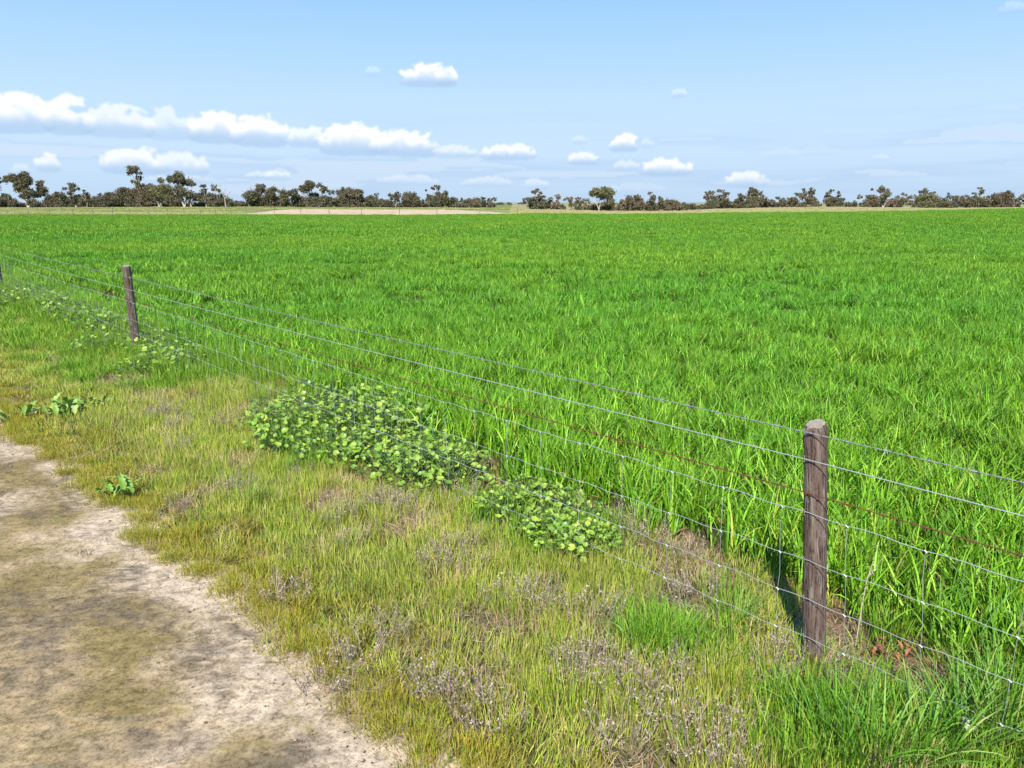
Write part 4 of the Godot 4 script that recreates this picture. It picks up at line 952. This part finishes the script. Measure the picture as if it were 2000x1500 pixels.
func make_fence() -> void:
	rng.seed = 500
	var fence := thing("wire_fence", "farm fence of round timber posts with barbed wire and stock netting beside the crop", "fence", Vector3.ZERO)
	var wood := wood_material()
	var zinc := StandardMaterial3D.new()
	zinc.albedo_color = Color(0.44, 0.46, 0.47).linear_to_srgb()
	zinc.metallic = 0.4
	zinc.roughness = 0.42
	var dull := StandardMaterial3D.new()
	dull.albedo_color = Color(0.36, 0.37, 0.37).linear_to_srgb()
	dull.metallic = 0.5
	dull.roughness = 0.5
	var rust := StandardMaterial3D.new()
	rust.albedo_color = Color(0.130, 0.048, 0.024).linear_to_srgb()
	rust.roughness = 0.9
	var lichen := surface(0.95, 0.1)
	# [distance along the fence, height, radius, lean at the top]
	var posts := [[0.0, 1.092, 0.0495, Vector3(-0.074, 0, -0.030)], [-9.817, 1.185, 0.056, Vector3(-0.019, 0, 0.009)], [-19.98, 1.16, 0.055, Vector3(0.03, 0, 0.02)], [-30.1, 1.15, 0.055, Vector3(0.0, 0, 0.03)], [-40.2, 1.15, 0.055, Vector3(0.02, 0, 0.0)], [9.9, 1.13, 0.054, Vector3(0.02, 0, 0.03)]]
	# heights of the wires at each post: barbed, plain, rusty barbed, five of the netting
	var hs := [[1.062, 0.944, 0.797, 0.704, 0.487, 0.307, 0.123, 0.012], [1.055, 0.886, 0.752, 0.729, 0.482, 0.309, 0.135, 0.025], [1.05, 0.89, 0.76, 0.72, 0.48, 0.31, 0.13, 0.02], [1.05, 0.9, 0.77, 0.72, 0.48, 0.31, 0.13, 0.02], [1.05, 0.9, 0.77, 0.72, 0.48, 0.31, 0.13, 0.02], [1.06, 0.93, 0.79, 0.71, 0.487, 0.307, 0.123, 0.015]]
	var staple := Shape.new()
	tube(staple, [Vector3(-0.006, 0.012, 0.002), Vector3(-0.005, 0.013, -0.006), Vector3(0, 0.014, -0.008), Vector3(0.001, -0.012, -0.007), Vector3(0.0, -0.013, 0.002)], [0.0018, 0.0018, 0.0018, 0.0018, 0.0018], 5)
	var staple_mesh := staple.mesh()
	for k in posts.size():
		var a: Array = posts[k]
		var top: Vector3 = a[3]
		var p := part("post", post_mesh(a[1], a[2], 60 + k), wood, fence)
		if k < 2: p.set_meta("label", ["upright weathered brown post with knots near its grey top", "leaning brown post crusted with pale lichen near the top"][k])
		p.position = fw(a[0], 0.0)
		p.basis = Basis(Vector3.RIGHT, Vector3(top.x, a[1], top.z) / a[1], Vector3.BACK) * Basis(Vector3.UP, k * 1.3 + 0.55)
		part("end_grain", post_cap(a[1], a[2], 60 + k), lichen, p)
		for w in 8:
			var st := part("staple", staple_mesh, dull if w != 2 else rust, p)
			var h: float = hs[k][w]
			if h < 0.05: continue
			st.transform = p.transform.affine_inverse() * Transform3D(Basis(FU, Vector3.UP, -FN), fw(a[0], 0.0, h) + top * (h / a[1]) + FN * (a[2] + 0.001) - FU * 0.02)
	var order := [4, 3, 2, 1, 0, 5]
	var wires := []
	for w in 8:
		wires.append([])
	var kink := noise(55, 1.0, 2)
	var from := -33.0
	for seg in order.size() - 1:
		var i0: int = order[seg]
		var i1: int = order[seg + 1]
		var s0: float = posts[i0][0]
		var s1: float = posts[i1][0]
		var steps := int((s1 - s0) / (0.31 / 4.0 if s1 > -10.5 else 0.31))
		for k in steps + (1 if seg == order.size() - 2 else 0):
			var t := k / float(steps)
			var s := lerpf(s0, s1, t)
			for w in 8:
				var h: float = lerpf(hs[i0][w], hs[i1][w], t)
				var lean: Vector3 = (posts[i0][3] as Vector3).lerp(posts[i1][3], t) * (h / 1.1)
				h -= (0.010 if w < 3 else 0.014) * 4.0 * t * (1.0 - t)
				var off := 0.0560
				if w >= 3:
					var phase := fposmod((s + 0.165) / 0.3105, 1.0)
					h += 0.0045 * (1.0 if phase > 0.25 and phase < 0.6 else -0.4) + 0.007 * kink.get_noise_2d(s * 1.1, w * 9.0)
					off += 0.006 * kink.get_noise_2d(s * 1.7, w * 5.0 + 3.0)
				if w == 1: off += 0.001
				wires[w].append(fw(s, off, h) + lean)
	var r_plain := []
	for k in wires[1].size(): r_plain.append(0.0024)
	var sh := Shape.new()
	tube(sh, wires[1], r_plain, 6)
	meta(part("plain_wire", sh.mesh(), zinc, fence), "smooth bright plain wire")
	for w in [0, 2]:
		sh = Shape.new()
		for strand in 2:
			var pts := []
			var rr := []
			var run := 0.0
			for k in wires[w].size() - 1:
				var a: Vector3 = wires[w][k]
				var b: Vector3 = wires[w][k + 1]
				var cuts := 5 if a.distance_to(P1) < 11.0 and a.x < 3.0 else 1
				for q in cuts:
					var ang := run * TAU / 0.085 + PI * strand
					pts.append(a.lerp(b, q / float(cuts)) + (FN * cos(ang) + Vector3.UP * sin(ang)) * 0.0016)
					rr.append(0.0013 if w == 0 else 0.0017)
					run += a.distance_to(b) / cuts
			tube(sh, pts, rr, 4)
		# barbs
		var left := 0.0
		for k in wires[w].size() - 1:
			var a: Vector3 = wires[w][k]
			var b: Vector3 = wires[w][k + 1]
			left += a.distance_to(b)
			if left > 0.1 and a.distance_to(P1) < 17.0:
				left = 0.0
				for q in 2:
					var d := Vector3(rng.randf_range(-0.4, 0.4), rng.randf_range(-1, 1), rng.randf_range(-0.4, 0.4)).normalized() + FN * rng.randf_range(-0.8, 0.8)
					d = d.normalized() * 0.017
					var c := a + FU * (0.006 * q)
					tube(sh, [c - d, c - d * 0.3, c + d * 0.3, c + d], [0.0007, 0.0015, 0.0015, 0.0007], 4)
				tube(sh, [a - FU * 0.007, a + FU * 0.013], [0.0040, 0.0040], 5)
		meta(part("barbed_wire", sh.mesh(), dull if w == 0 else rust, fence), "dull grey barbed wire along the post tops" if w == 0 else "rusty brown barbed wire")
	var net := Node3D.new()
	net.name = "netting"
	fence.add_child(net)
	net.set_meta("label", "galvanised stock netting with five line wires")
	for w in range(3, 8):
		var rr := []
		for k in wires[w].size(): rr.append(0.0016 if w > 3 else 0.0019)
		sh = Shape.new()
		tube(sh, wires[w], rr, 5)
		part("line_wire", sh.mesh(), zinc, net)
	var n := 0
	var s := -0.165 - 0.3105 * 102
	while s < 3.2:
		var pts := []
		var slant := rng.randf_range(-0.012, 0.012)
		var near := s > -14.0
		for w in range(3, 8):
			var best: Vector3 = wires[w][0]
			for p in wires[w]:
				if absf((p - P1).dot(FU) - s) < absf((best - P1).dot(FU) - s): best = p
			var q := best + FU * (s - (best - P1).dot(FU) + slant * (w - 5)) + FN * 0.003
			if w > 3 and near:
				var mid: Vector3 = (pts[-1] + q) * 0.5 + FU * rng.randf_range(-0.006, 0.006) + FN * rng.randf_range(-0.004, 0.004)
				pts.append(mid)
			pts.append(q)
		var rr := []
		for p in pts: rr.append(0.00125)
		sh = Shape.new()
		tube(sh, pts, rr, 5)
		if near:
			for k in pts.size():
				if k % 2 == 0:   # the hinge knot wrapped round each line wire
					tube(sh, [pts[k] - FU * 0.006 + Vector3(0, 0.004, 0), pts[k] + FU * 0.006 - Vector3(0, 0.004, 0)], [0.0030, 0.0030], 5)
		part("stay", sh.mesh(), zinc, net)
		s += 0.3105
		n += 1

	# the low fence along the far edge of the crop
	var far := thing("distant_fence", "tiny distant post fence along the far edge of the green crop", "fence", Vector3(0, 0, 0))
	var us := [-0.73, -0.70, -0.654, -0.627, -0.6, -0.574, -0.545, -0.52, -0.496, -0.474, -0.452, -0.428, -0.407, -0.387, -0.368, -0.349, -0.33, -0.295, -0.262, -0.227, -0.187, -0.14, -0.093, -0.04, 0.007]
	var line := []
	var post_m := plain(Color(0.20, 0.165, 0.13), 0.9)
	for u in us:
		var d := 154.5
		var at := Vector3(u * d, height(u * d, -d), -d)
		sh = Shape.new()
		var r := rng.randf_range(0.045, 0.07)
		var tall := rng.randf_range(1.0, 1.3)
		var lean := Vector3(rng.randf_range(-0.06, 0.06), 0, 0)
		tube(sh, [Vector3(0, -0.3, 0), Vector3(0, 0.5, 0) + lean * 0.5, Vector3(0, tall, 0) + lean, Vector3(0, tall + 0.02, 0) + lean], [r, r, r * 0.95, 0.001], 8)
		part("post", sh.mesh(), post_m, far).position = at
		line.append(at)
	for h in [0.95, 0.7, 0.45]:
		var pts := []
		var rr := []
		for p in line:
			pts.append(p + Vector3(0, h, 0.1)); rr.append(0.0014)
		sh = Shape.new()
		tube(sh, pts, rr, 4)
		part("wire", sh.mesh(), dull, far)

# ---------------------------------------------------------------- trees
func limb(sh: Shape, a: Vector3, b: Vector3, r0: float, r1: float, bow: float, c: Color) -> void:
	var pts := []
	var rr := []
	var side := Vector3(rng.randf_range(-1, 1), rng.randf_range(-0.3, 0.6), rng.randf_range(-1, 1)) * bow * a.distance_to(b)
	for k in 5:
		var t := k / 4.0
		pts.append(a.lerp(b, t) + side * sin(PI * t) + Vector3(0, -0.1 * sin(PI * t) * a.distance_to(b) * 0.5, 0))
		rr.append(lerpf(r0, r1, t))
	tube(sh, pts, rr, 6, c)

func make_trees() -> void:
	var leaf_m := leafy(0.55, 0.35, 0.25)
	var bark_m := surface(0.85, 0.2)
	var tones := {"gum": Color(0.108, 0.101, 0.060), "bush": Color(0.114, 0.101, 0.063), "brown": Color(0.136, 0.112, 0.071), "olive": Color(0.134, 0.130, 0.061), "pale": Color(0.130, 0.119, 0.073), "under": Color(0.100, 0.090, 0.056), "pink": Color(0.185, 0.130, 0.095), "dead": Color(0.1, 0.1, 0.1)}
	var labels := {
		"gum": ["dark gum with gaps of sky between its leaf clumps in the far tree row", "open-crowned gums in the far row"],
		"bush": ["low dense olive-brown gum scrub in the far tree row", "low scrub in the far tree row"],
		"brown": ["brown-leaved bushy gum in the far tree row", "brown bushy gums in the far row"],
		"pale": ["gum with bare pale stems under a thin crown in the far row", "pale-stemmed gums"],
		"pink": ["pinkish grey scrubby gum in the far tree row", "pinkish gums"],
		"under": ["low dark thicket closing the gap under the far gums", "thickets under the far gums"],
		"far": ["tiny dark tree far beyond the gap in the tree row", "trees beyond the gap"],
	}
	var n := 0
	for t in TREES:
		n += 1
		rng.seed = 900 + n
		var kind: String = t[2]
		var label: String = t[3]
		var at := Vector3(t[0], height(t[0], t[1]), t[1])
		var name_ := "dead_tree" if kind == "dead" else "scrub_tree" if kind in ["bush", "brown", "under"] else "gum_tree"
		var group := ""
		if not label:
			label = labels[kind][0]
			group = labels[kind][1]
			var best := 11.0
			for other in TREES:   # say which of the recognisable gums it stands near
				if other[3] and other[2] != "dead" and kind != "far" and Vector2(other[0] - t[0], other[1] - t[1]).length() < best:
					best = Vector2(other[0] - t[0], other[1] - t[1]).length()
					label = {"gum": "dark open gum near the ", "bush": "low olive-brown scrub near the ", "brown": "bushy brown gum near the ", "pale": "pale-stemmed gum near the ", "pink": "pinkish gum near the ", "under": "low dark thicket near the "}[kind] + " ".join(other[3].replace(" starting the row after the gap", "").split(" ").slice(0, 11))
					group = label + " group"
		var tree := thing(name_, label, "tree", at, 0.0, group)
		var cl: Array = t[4]
		var tall := 0.0
		var wide := 1.0
		for k in range(0, cl.size(), 4):
			tall = maxf(tall, cl[k + 1] + cl[k + 3])
			wide = maxf(wide, absf(cl[k]) + cl[k + 2])
		var wood := Shape.new()
		var leaves := Shape.new()
		var bark := Color(0.50, 0.44, 0.37) if kind in ["gum", "olive"] else Color(0.55, 0.50, 0.43) if kind == "pale" else Color(0.30, 0.255, 0.21)
		if kind == "dead": bark = Color(0.36, 0.33, 0.30)
		var thick := clampf(0.024 * tall, 0.06, 0.34)
		var fork := Vector3(cl[0] * 0.12, tall * (0.22 if kind != "dead" else 0.35), 0)
		limb(wood, Vector3(0, -0.2, 0), fork, thick * 1.25, thick * 0.85, 0.04, bark)
		var stems := 1
		if kind in ["olive", "pale", "gum"] and wide > 2.5: stems = 2
		var fork2 := fork
		if stems == 2:
			fork2 = Vector3(wide * rng.randf_range(0.1, 0.28) * (1 if rng.randf() < 0.5 else -1), tall * 0.26, rng.randf_range(-0.5, 0.5))
			limb(wood, Vector3(0.1, -0.2, 0.1), fork2, thick, thick * 0.7, 0.05, bark)
		for k in range(0, cl.size(), 4):
			var rx: float = cl[k + 2] * 1.08
			var ry: float = cl[k + 3] * 1.12
			var dz := rng.randf_range(-0.5, 0.5) * wide * (0.8 if kind != "dead" else 0.4)
			var mid := Vector3(cl[k], cl[k + 1], dz)
			var start := fork if stems == 1 or fork.distance_to(mid) < fork2.distance_to(mid) else fork2
			if mid.y > start.y + 0.3 or kind == "dead":
				limb(wood, start, mid, thick * (0.62 if kind != "dead" else 0.7), 0.03, 0.10, bark)
			if kind == "dead":
				for q in 3:
					var b := start.lerp(mid, rng.randf_range(0.5, 0.9))
					limb(wood, b, b + Vector3(rng.randf_range(-1.0, 1.0), rng.randf_range(0.3, 1.2), rng.randf_range(-0.6, 0.6)), 0.05, 0.015, 0.1, bark)
				continue
			var rz := maxf(0.6, 0.5 * (rx + ry)) * 1.1
			# a clump is a handful of smaller sprays, so that its outline stays ragged
			var sprays := int(clampf(rx * ry * 6.5, 5.0, 26.0))
			for sp in sprays:
				var d := Vector3(rng.randf_range(-1, 1), rng.randf_range(-1, 1), rng.randf_range(-1, 1))
				if d.length() > 1.0: d = d.normalized()
				var centre := mid + Vector3(d.x * rx, d.y * ry, d.z * rz) * 0.78
				var sr := minf(rx, ry) * rng.randf_range(0.32, 0.58) + 0.10
				limb(wood, mid - Vector3(0, ry * 0.3, 0), centre, 0.035, 0.012, 0.1, bark)
				var tone: Color = jitter(tones.get(kind, tones.bush), 0.28)
				if rng.randf() < 0.2: tone = tone.lerp(Color(0.15, 0.14, 0.085), 0.6)
				var count := int(clampf(sr * sr * 125.0, 18.0, 95.0))
				for q in count:
					var e := Vector3(rng.randfn(), rng.randfn() * 0.75, rng.randfn()) * sr * 0.62
					var size := rng.randf_range(0.2, 0.42)
					var ax := Vector3(rng.randf_range(-1, 1), rng.randf_range(-1, 1), rng.randf_range(-1, 1)).normalized()
					var up := Vector3(rng.randf_range(-0.5, 0.5), -1, rng.randf_range(-0.5, 0.5)).normalized()
					var sd := ax.cross(up).normalized()
					var nor := up.cross(sd).normalized()
					var o := leaves.v.size()
					var c0 := centre + e
					var tn: Color = jitter(tone, 0.15)
					for corner in [c0 - up * size * 0.8, c0 + sd * size * 0.5, c0 + up * size * 0.8, c0 - sd * size * 0.5]:
						leaves.v.append(corner); leaves.n.append(nor); leaves.c.append(tn)
					leaves.tri(o, o + 1, o + 2); leaves.tri(o, o + 2, o + 3)
		part("trunk", wood.mesh(), bark_m, tree)
		if leaves.v.size(): part("crown", leaves.mesh(), leaf_m, tree)

# ---------------------------------------------------------------- weeds
func mallow_leaf(seed_: int) -> ArrayMesh:
	rng.seed = seed_
	var sh := Shape.new()
	var cup := rng.randf_range(0.12, 0.35)
	var nr := 15
	for ring in 3:
		var f := [0.0, 0.55, 1.0][ring] as float
		for j in nr:
			var a := -PI * 0.93 + TAU * 0.93 * j / (nr - 1.0)
			var lobe := 1.0 + 0.07 * cos(a * 6.0) if ring == 2 else 1.0
			var y := cup * f * f + 0.10 * sin(a * 5.0 + seed_) * f * f - 0.10 * cos(a * 6.0) * f * (1.0 - f)
			sh.v.append(Vector3(cos(a) * f * lobe + 0.25, y, sin(a) * f * lobe))
			sh.n.append(Vector3.UP)
			sh.c.append(Color.WHITE)
	for ring in 2:
		for j in nr - 1:
			var p := ring * nr + j
			if ring == 1: sh.tri(p, p + nr, p + 1)
			sh.tri(p + 1, p + nr, p + nr + 1)
	smooth_normals(sh)
	for k in sh.n.size():
		if sh.n[k].length() < 0.1: sh.n[k] = Vector3.UP
	return sh.mesh()

func dock_leaf(seed_: int) -> ArrayMesh:   # a long leaf with ragged lobes, lying outwards
	rng.seed = seed_
	var sh := Shape.new()
	var rows := 11
	var rise := rng.randf_range(0.25, 0.6)
	for k in rows:
		var t := k / (rows - 1.0)
		var w := 0.17 * sin(PI * pow(t, 0.8)) * (1.0 if k % 2 == 0 else 0.62) + 0.012
		var y := rise * sin(t * 2.4) * 0.6 + 0.03
		for q in [-1.0, -0.5, 0.0, 0.5, 1.0]:
			sh.v.append(Vector3(t, y + 0.35 * absf(q) * w + 0.03 * sin(k * 2.1 + q * 3.0) * absf(q), q * w))
			sh.n.append(Vector3.UP)
			sh.c.append(Color.WHITE if q != 0.0 else Color(1.3, 1.25, 1.4))
	for k in rows - 1:
		for j in 4:
			var p := k * 5 + j
			sh.tri(p, p + 5, p + 1); sh.tri(p + 1, p + 5, p + 6)
	smooth_normals(sh)
	return sh.mesh()

func mallow(at: Vector2, leaves: int, spread: float, tall: float, size: float, meshes: Array, mats: Array, stem_m: Material, label: String, group: String) -> void:
	var plant := thing("mallow_plant", label, "weed", Vector3(at.x, 0, at.y), 0.0, group)
	var stems := Shape.new()
	for k in leaves:
		var a := rng.randf() * TAU
		var r := spread * sqrt(rng.randf())
		var y := tall * (0.30 + 0.7 * rng.randf()) * (1.0 - 0.45 * pow(r / spread, 2.0)) + 0.02
		var p := Vector3(cos(a) * r, y, sin(a) * r)
		tube(stems, [Vector3(cos(a) * r * 0.2, -0.01, sin(a) * r * 0.2), Vector3(p.x * 0.75, y * 0.6, p.z * 0.75), p], [0.003, 0.0022, 0.0018], 4, Color(0.16, 0.24, 0.06))
		var o := part("leaf", meshes[rng.randi() % meshes.size()], mats[rng.randi() % mats.size()], plant)
		var sc := size * rng.randf_range(0.6, 1.25)
		o.transform = Transform3D(Basis.from_euler(Vector3(rng.randf_range(-0.8, 0.8) + 0.2, rng.randf() * TAU, rng.randf_range(-0.8, 0.8))).scaled(Vector3.ONE * sc), p)
	part("stems", stems.mesh(), stem_m, plant)

func dry_clump(seed_: int) -> Array:   # grey dead stems and their little star-shaped seed heads
	rng.seed = seed_
	var stems := Shape.new()
	var heads := Shape.new()
	for k in 34:
		var a := rng.randf() * TAU
		var r := 0.11 * sqrt(rng.randf())
		var p := Vector3(cos(a) * r, -0.01, sin(a) * r)
		var lean := Vector3(cos(a) * rng.randf_range(0.0, 0.6), 1.0, sin(a) * rng.randf_range(0.0, 0.6)).normalized()
		var l := rng.randf_range(0.07, 0.20)
		var c := jitter([Color(0.36, 0.285, 0.225), Color(0.28, 0.22, 0.18), Color(0.42, 0.345, 0.26)][rng.randi() % 3], 0.2)
		var mid := p + lean * l * 0.55 + Vector3(rng.randf_range(-1, 1), 0, rng.randf_range(-1, 1)) * 0.012
		var tip := p + lean * l + Vector3(rng.randf_range(-1, 1), 0, rng.randf_range(-1, 1)) * 0.02
		tube(stems, [p, mid, tip], [0.0019, 0.0015, 0.001], 4, c)
		var ends := [tip]
		for q in 2:
			var e := mid.lerp(tip, rng.randf_range(0.1, 0.7)) + Vector3(rng.randf_range(-1, 1), rng.randf_range(0.2, 1.0), rng.randf_range(-1, 1)) * 0.026
			tube(stems, [mid.lerp(tip, 0.3), e], [0.0012, 0.0009], 3, c)
			ends.append(e)
		for e in ends:
			if rng.randf() < 0.25: continue
			var hc := jitter([Color(0.44, 0.36, 0.30), Color(0.36, 0.29, 0.24), Color(0.50, 0.43, 0.36)][rng.randi() % 3], 0.2)
			for q in 6:
				blade(heads, e, rng.randf() * TAU, rng.randf_range(0.005, 0.011), 0.0035, rng.randf_range(0.2, 1.7), 0.3, hc, 2)
	return [stems.mesh(), heads.mesh()]

func tussock(seed_: int, count: int, lo: float, hi: float, wide: float, spread: float, colors: Array) -> ArrayMesh:
	rng.seed = seed_
	var sh := Shape.new()
	for k in count:
		var a := rng.randf() * TAU
		var r := spread * sqrt(rng.randf())
		blade(sh, Vector3(cos(a) * r, -0.01, sin(a) * r), a + rng.randf_range(-0.7, 0.7), rng.randf_range(lo, hi), wide * rng.randf_range(0.6, 1.2), rng.randf_range(0.05, 0.75), rng.randf_range(0.2, 1.5), jitter(colors[rng.randi() % colors.size()], 0.2), 6)
	return sh.mesh()

func make_weeds() -> void:
	var stem_m := surface(0.6, 0.3)
	var leaf_meshes := []
	for k in 7: leaf_meshes.append(mallow_leaf(700 + k))
	var mats := []
	for c in [Color(0.18, 0.33, 0.022), Color(0.23, 0.38, 0.03), Color(0.125, 0.25, 0.02), Color(0.33, 0.45, 0.045), Color(0.16, 0.29, 0.03), Color(0.26, 0.38, 0.05)]:
		mats.append(plain(c, 0.42, 0.5, 0.45))
	rng.seed = 720
	for p in MALLOW_BIG:
		mallow(p, 125, 0.33, 0.34 if p.y < -6.4 else 0.25, 0.0235, leaf_meshes, mats, stem_m, "round-leaved green mallow in the big clump growing through the netting", "mallows of the big clump under the fence")
	for p in MALLOW_MID:
		mallow(p, 90, 0.21, 0.16, 0.0175, leaf_meshes, mats, stem_m, "small-leaved green mallow in the lower patch between big clump and post", "mallows of the smaller patch under the fence")
	for p in MALLOW_FAR:
		mallow(p, 90, 0.45, 0.34, 0.027, leaf_meshes, mats, stem_m, "leafy green mallow in the weeds round the leaning post", "mallows round the leaning post")
	# flat rosettes with lobed leaves at the track's edge
	var docks := []
	for k in 4: docks.append(dock_leaf(740 + k))
	var dock_m := []
	for c in [Color(0.22, 0.34, 0.06), Color(0.17, 0.31, 0.05), Color(0.29, 0.40, 0.10)]:
		var m := plain(c, 0.5, 0.4, 0.4)
		m.vertex_color_use_as_albedo = true
		dock_m.append(m)
	rng.seed = 745
	var ros_labels := ["thistle rosette with broad lobed leaves below the yellow grass tuft", "small thistle rosette behind the broad lobed one", "dark green thistle sprawling onto the bare track edge", "thistle rosette with a browning leaf at the track edge", "thistle rosette half hidden beside the broad lobed one"]
	for k in ROSETTES.size():
		var at: Vector2 = ROSETTES[k]
		var plant := thing("thistle_rosette", ros_labels[k], "weed", Vector3(at.x, 0.0, at.y), rng.randf() * TAU)
		for j in [30, 20, 20, 18, 18][k]:
			var o := part("leaf", docks[rng.randi() % 4], dock_m[rng.randi() % 3], plant)
			var l: float = rng.randf_range(0.07, 0.19) * [1.1, 0.9, 0.85, 0.9, 0.85][k]
			o.transform = Transform3D(Basis.from_euler(Vector3(0, rng.randf() * TAU, rng.randf_range(0.0, 0.9))).scaled(Vector3.ONE * l), Vector3(rng.randf_range(-0.14, 0.14), rng.randf_range(0.015, 0.05), rng.randf_range(-0.10, 0.10)))
	# dead grey weeds
	var clumps := []
	for k in 5:
		var g := dry_clump(760 + k)
		clumps.append(g)
	rng.seed = 770
	for k in DRY.size():
		var at: Vector2 = DRY[k]
		for j in (2 if k % 3 == 0 else 1):
			var q := at + Vector2(rng.randf_range(-0.12, 0.12), rng.randf_range(-0.12, 0.12)) * (1.0 if j else 0.2)
			var where := "in the open verge grass"
			var f := sn(q.x, q.y)
			if q.distance_to(Vector2(P1.x, P1.z)) < 0.75: where = "round the foot of the upright post"
			elif q.distance_to(Vector2(-1.25, -6.3)) < 1.45: where = "beside the big mallow clump"
			elif q.distance_to(Vector2(0.25, -4.6)) < 0.9: where = "beside the smaller mallow patch"
			elif track_edge(f.x) - f.y < 0.55: where = "close to the dirt track"
			elif f.y < 0.25: where = "under the stock netting"
			var plant := thing("dry_weed", "clump of dead grey stems with tiny seed heads " + where, "weed", Vector3(q.x, 0.0, q.y), rng.randf() * TAU, "dead grey weeds " + where)
			plant.scale = Vector3.ONE * rng.randf_range(0.65, 1.05)
			var g: Array = clumps[rng.randi() % 5]
			part("stems", g[0], stem_m, plant).set_meta("kind", "stuff")
			part("seed_heads", g[1], stem_m, plant).set_meta("kind", "stuff")
	# taller green tussocks
	var grass_m := leafy(0.5, 0.4, 0.45)
	var lush := [Color(0.105, 0.270, 0.020), Color(0.150, 0.330, 0.035), Color(0.08, 0.21, 0.018), Color(0.24, 0.33, 0.07)]
	var yellow := [Color(0.30, 0.30, 0.05), Color(0.24, 0.28, 0.04), Color(0.36, 0.31, 0.10)]
	rng.seed = 780
	for k in TUSSOCKS.size():
		var at: Vector2 = TUSSOCKS[k]
		var big := k < 5 or k == 12
		var gold := k == 10
		var o := part("grass_tussock", tussock(790 + k, 95 if big else 80, 0.12, 0.42 if big else 0.22, 0.0075 if big else 0.005, 0.10, yellow if gold else lush), grass_m, self)
		o.position = Vector3(at.x, 0, at.y)
		if gold: meta(o, "yellow grass tuft standing above the lobed thistle rosette", "grass tuft")
		elif big: meta(o, "tall broad-bladed green grass tussock below the stock netting near the upright post", "grass tuft", "broad-bladed tussocks by the netting")
		else: meta(o, "short bright green tussock in the yellowish verge", "grass tuft", "short green tussocks in the verge")
	# small sprigs on the bare track
	var sprigs := [[Vector2(-2.86, -4.66), "tiny green sprig growing alone on the bare pale track", 0.045, lush], [Vector2(-2.47, -4.24), "tiny brown withered sprig lying on the bare track", 0.05, [Color(0.20, 0.14, 0.07), Color(0.15, 0.12, 0.05)]]]
	for k in 2:
		var o := part("grass_sprig", tussock(820 + k, 60, 0.02, sprigs[k][2], 0.003, 0.05, sprigs[k][3]), grass_m, self)
		o.position = Vector3(sprigs[k][0].x, 0.016, sprigs[k][0].y)
		meta(o, sprigs[k][1], "grass tuft")
	# reddish dying dock beside the upright post
	rng.seed = 830
	var red := [plain(Color(0.22, 0.085, 0.055), 0.6, 0.3, 0.3), plain(Color(0.33, 0.15, 0.075), 0.6, 0.3, 0.3)]
	for m in red: m.vertex_color_use_as_albedo = true
	for k in 3:
		var at: Vector2 = [Vector2(1.77, -3.12), Vector2(1.70, -3.16), Vector2(-0.13, -5.22)][k]
		var plant := thing("red_dock", "small dying dock with rusty red leaves on the bare ground by the fence", "weed", Vector3(at.x, 0.01, at.y), rng.randf() * TAU, "red dying docks")
		for j in 14:
			var o := part("leaf", docks[rng.randi() % 4], red[rng.randi() % 2], plant)
			o.transform = Transform3D(Basis.from_euler(Vector3(0, rng.randf() * TAU, rng.randf_range(0.0, 0.8))).scaled(Vector3.ONE * rng.randf_range(0.035, 0.075)), Vector3(rng.randf_range(-0.10, 0.10), 0.01, rng.randf_range(-0.08, 0.08)))
	# a pale stone in the grass
	var stone := part("stone", pebble_mesh(0.032, 844), plain(Color(0.50, 0.46, 0.39), 0.9), self)
	stone.position = Vector3(1.76, 0.035, -2.66)
	meta(stone, "pale round stone lying among the broad-bladed tussocks", "stone")
	# one tall bleached stalk beside the upright post
	rng.seed = 850
	var stalk := Shape.new()
	var c := Color(0.52, 0.46, 0.34)
	tube(stalk, [Vector3(0, -0.01, 0), Vector3(0.01, 0.2, 0), Vector3(0.02, 0.33, 0), Vector3(0.05, 0.50, 0.01)], [0.003, 0.0028, 0.0022, 0.001], 5, c)
	tube(stalk, [Vector3(0.02, 0.33, 0), Vector3(0.08, 0.46, 0.02)], [0.0016, 0.0008], 4, c)
	tube(stalk, [Vector3(0.01, 0.2, 0), Vector3(-0.03, 0.3, 0.02)], [0.0016, 0.0008], 4, c)
	for k in 14:
		blade(stalk, Vector3(0.02 + 0.03 * rng.randf(), rng.randf_range(0.3, 0.5), 0.0), rng.randf() * TAU, rng.randf_range(0.01, 0.03), 0.004, rng.randf_range(0.3, 1.4), 0.4, jitter(c, 0.2), 2)
	var so := part("dry_stalk", stalk.mesh(), stem_m, self)
	so.position = Vector3(1.60, 0, -3.30)
	meta(so, "single tall bleached stalk standing beside the upright post", "weed")

func _ready() -> void:
	n_big = noise(1, 0.12, 3)
	n_mid = noise(2, 0.9, 3)
	n_small = noise(3, 5.0, 3)
	n_streak = noise(4, 0.8, 3)
	set_light()
	make_ground()
	make_fence()
	make_trees()
	make_crop()
	make_verge()
	make_weeds()
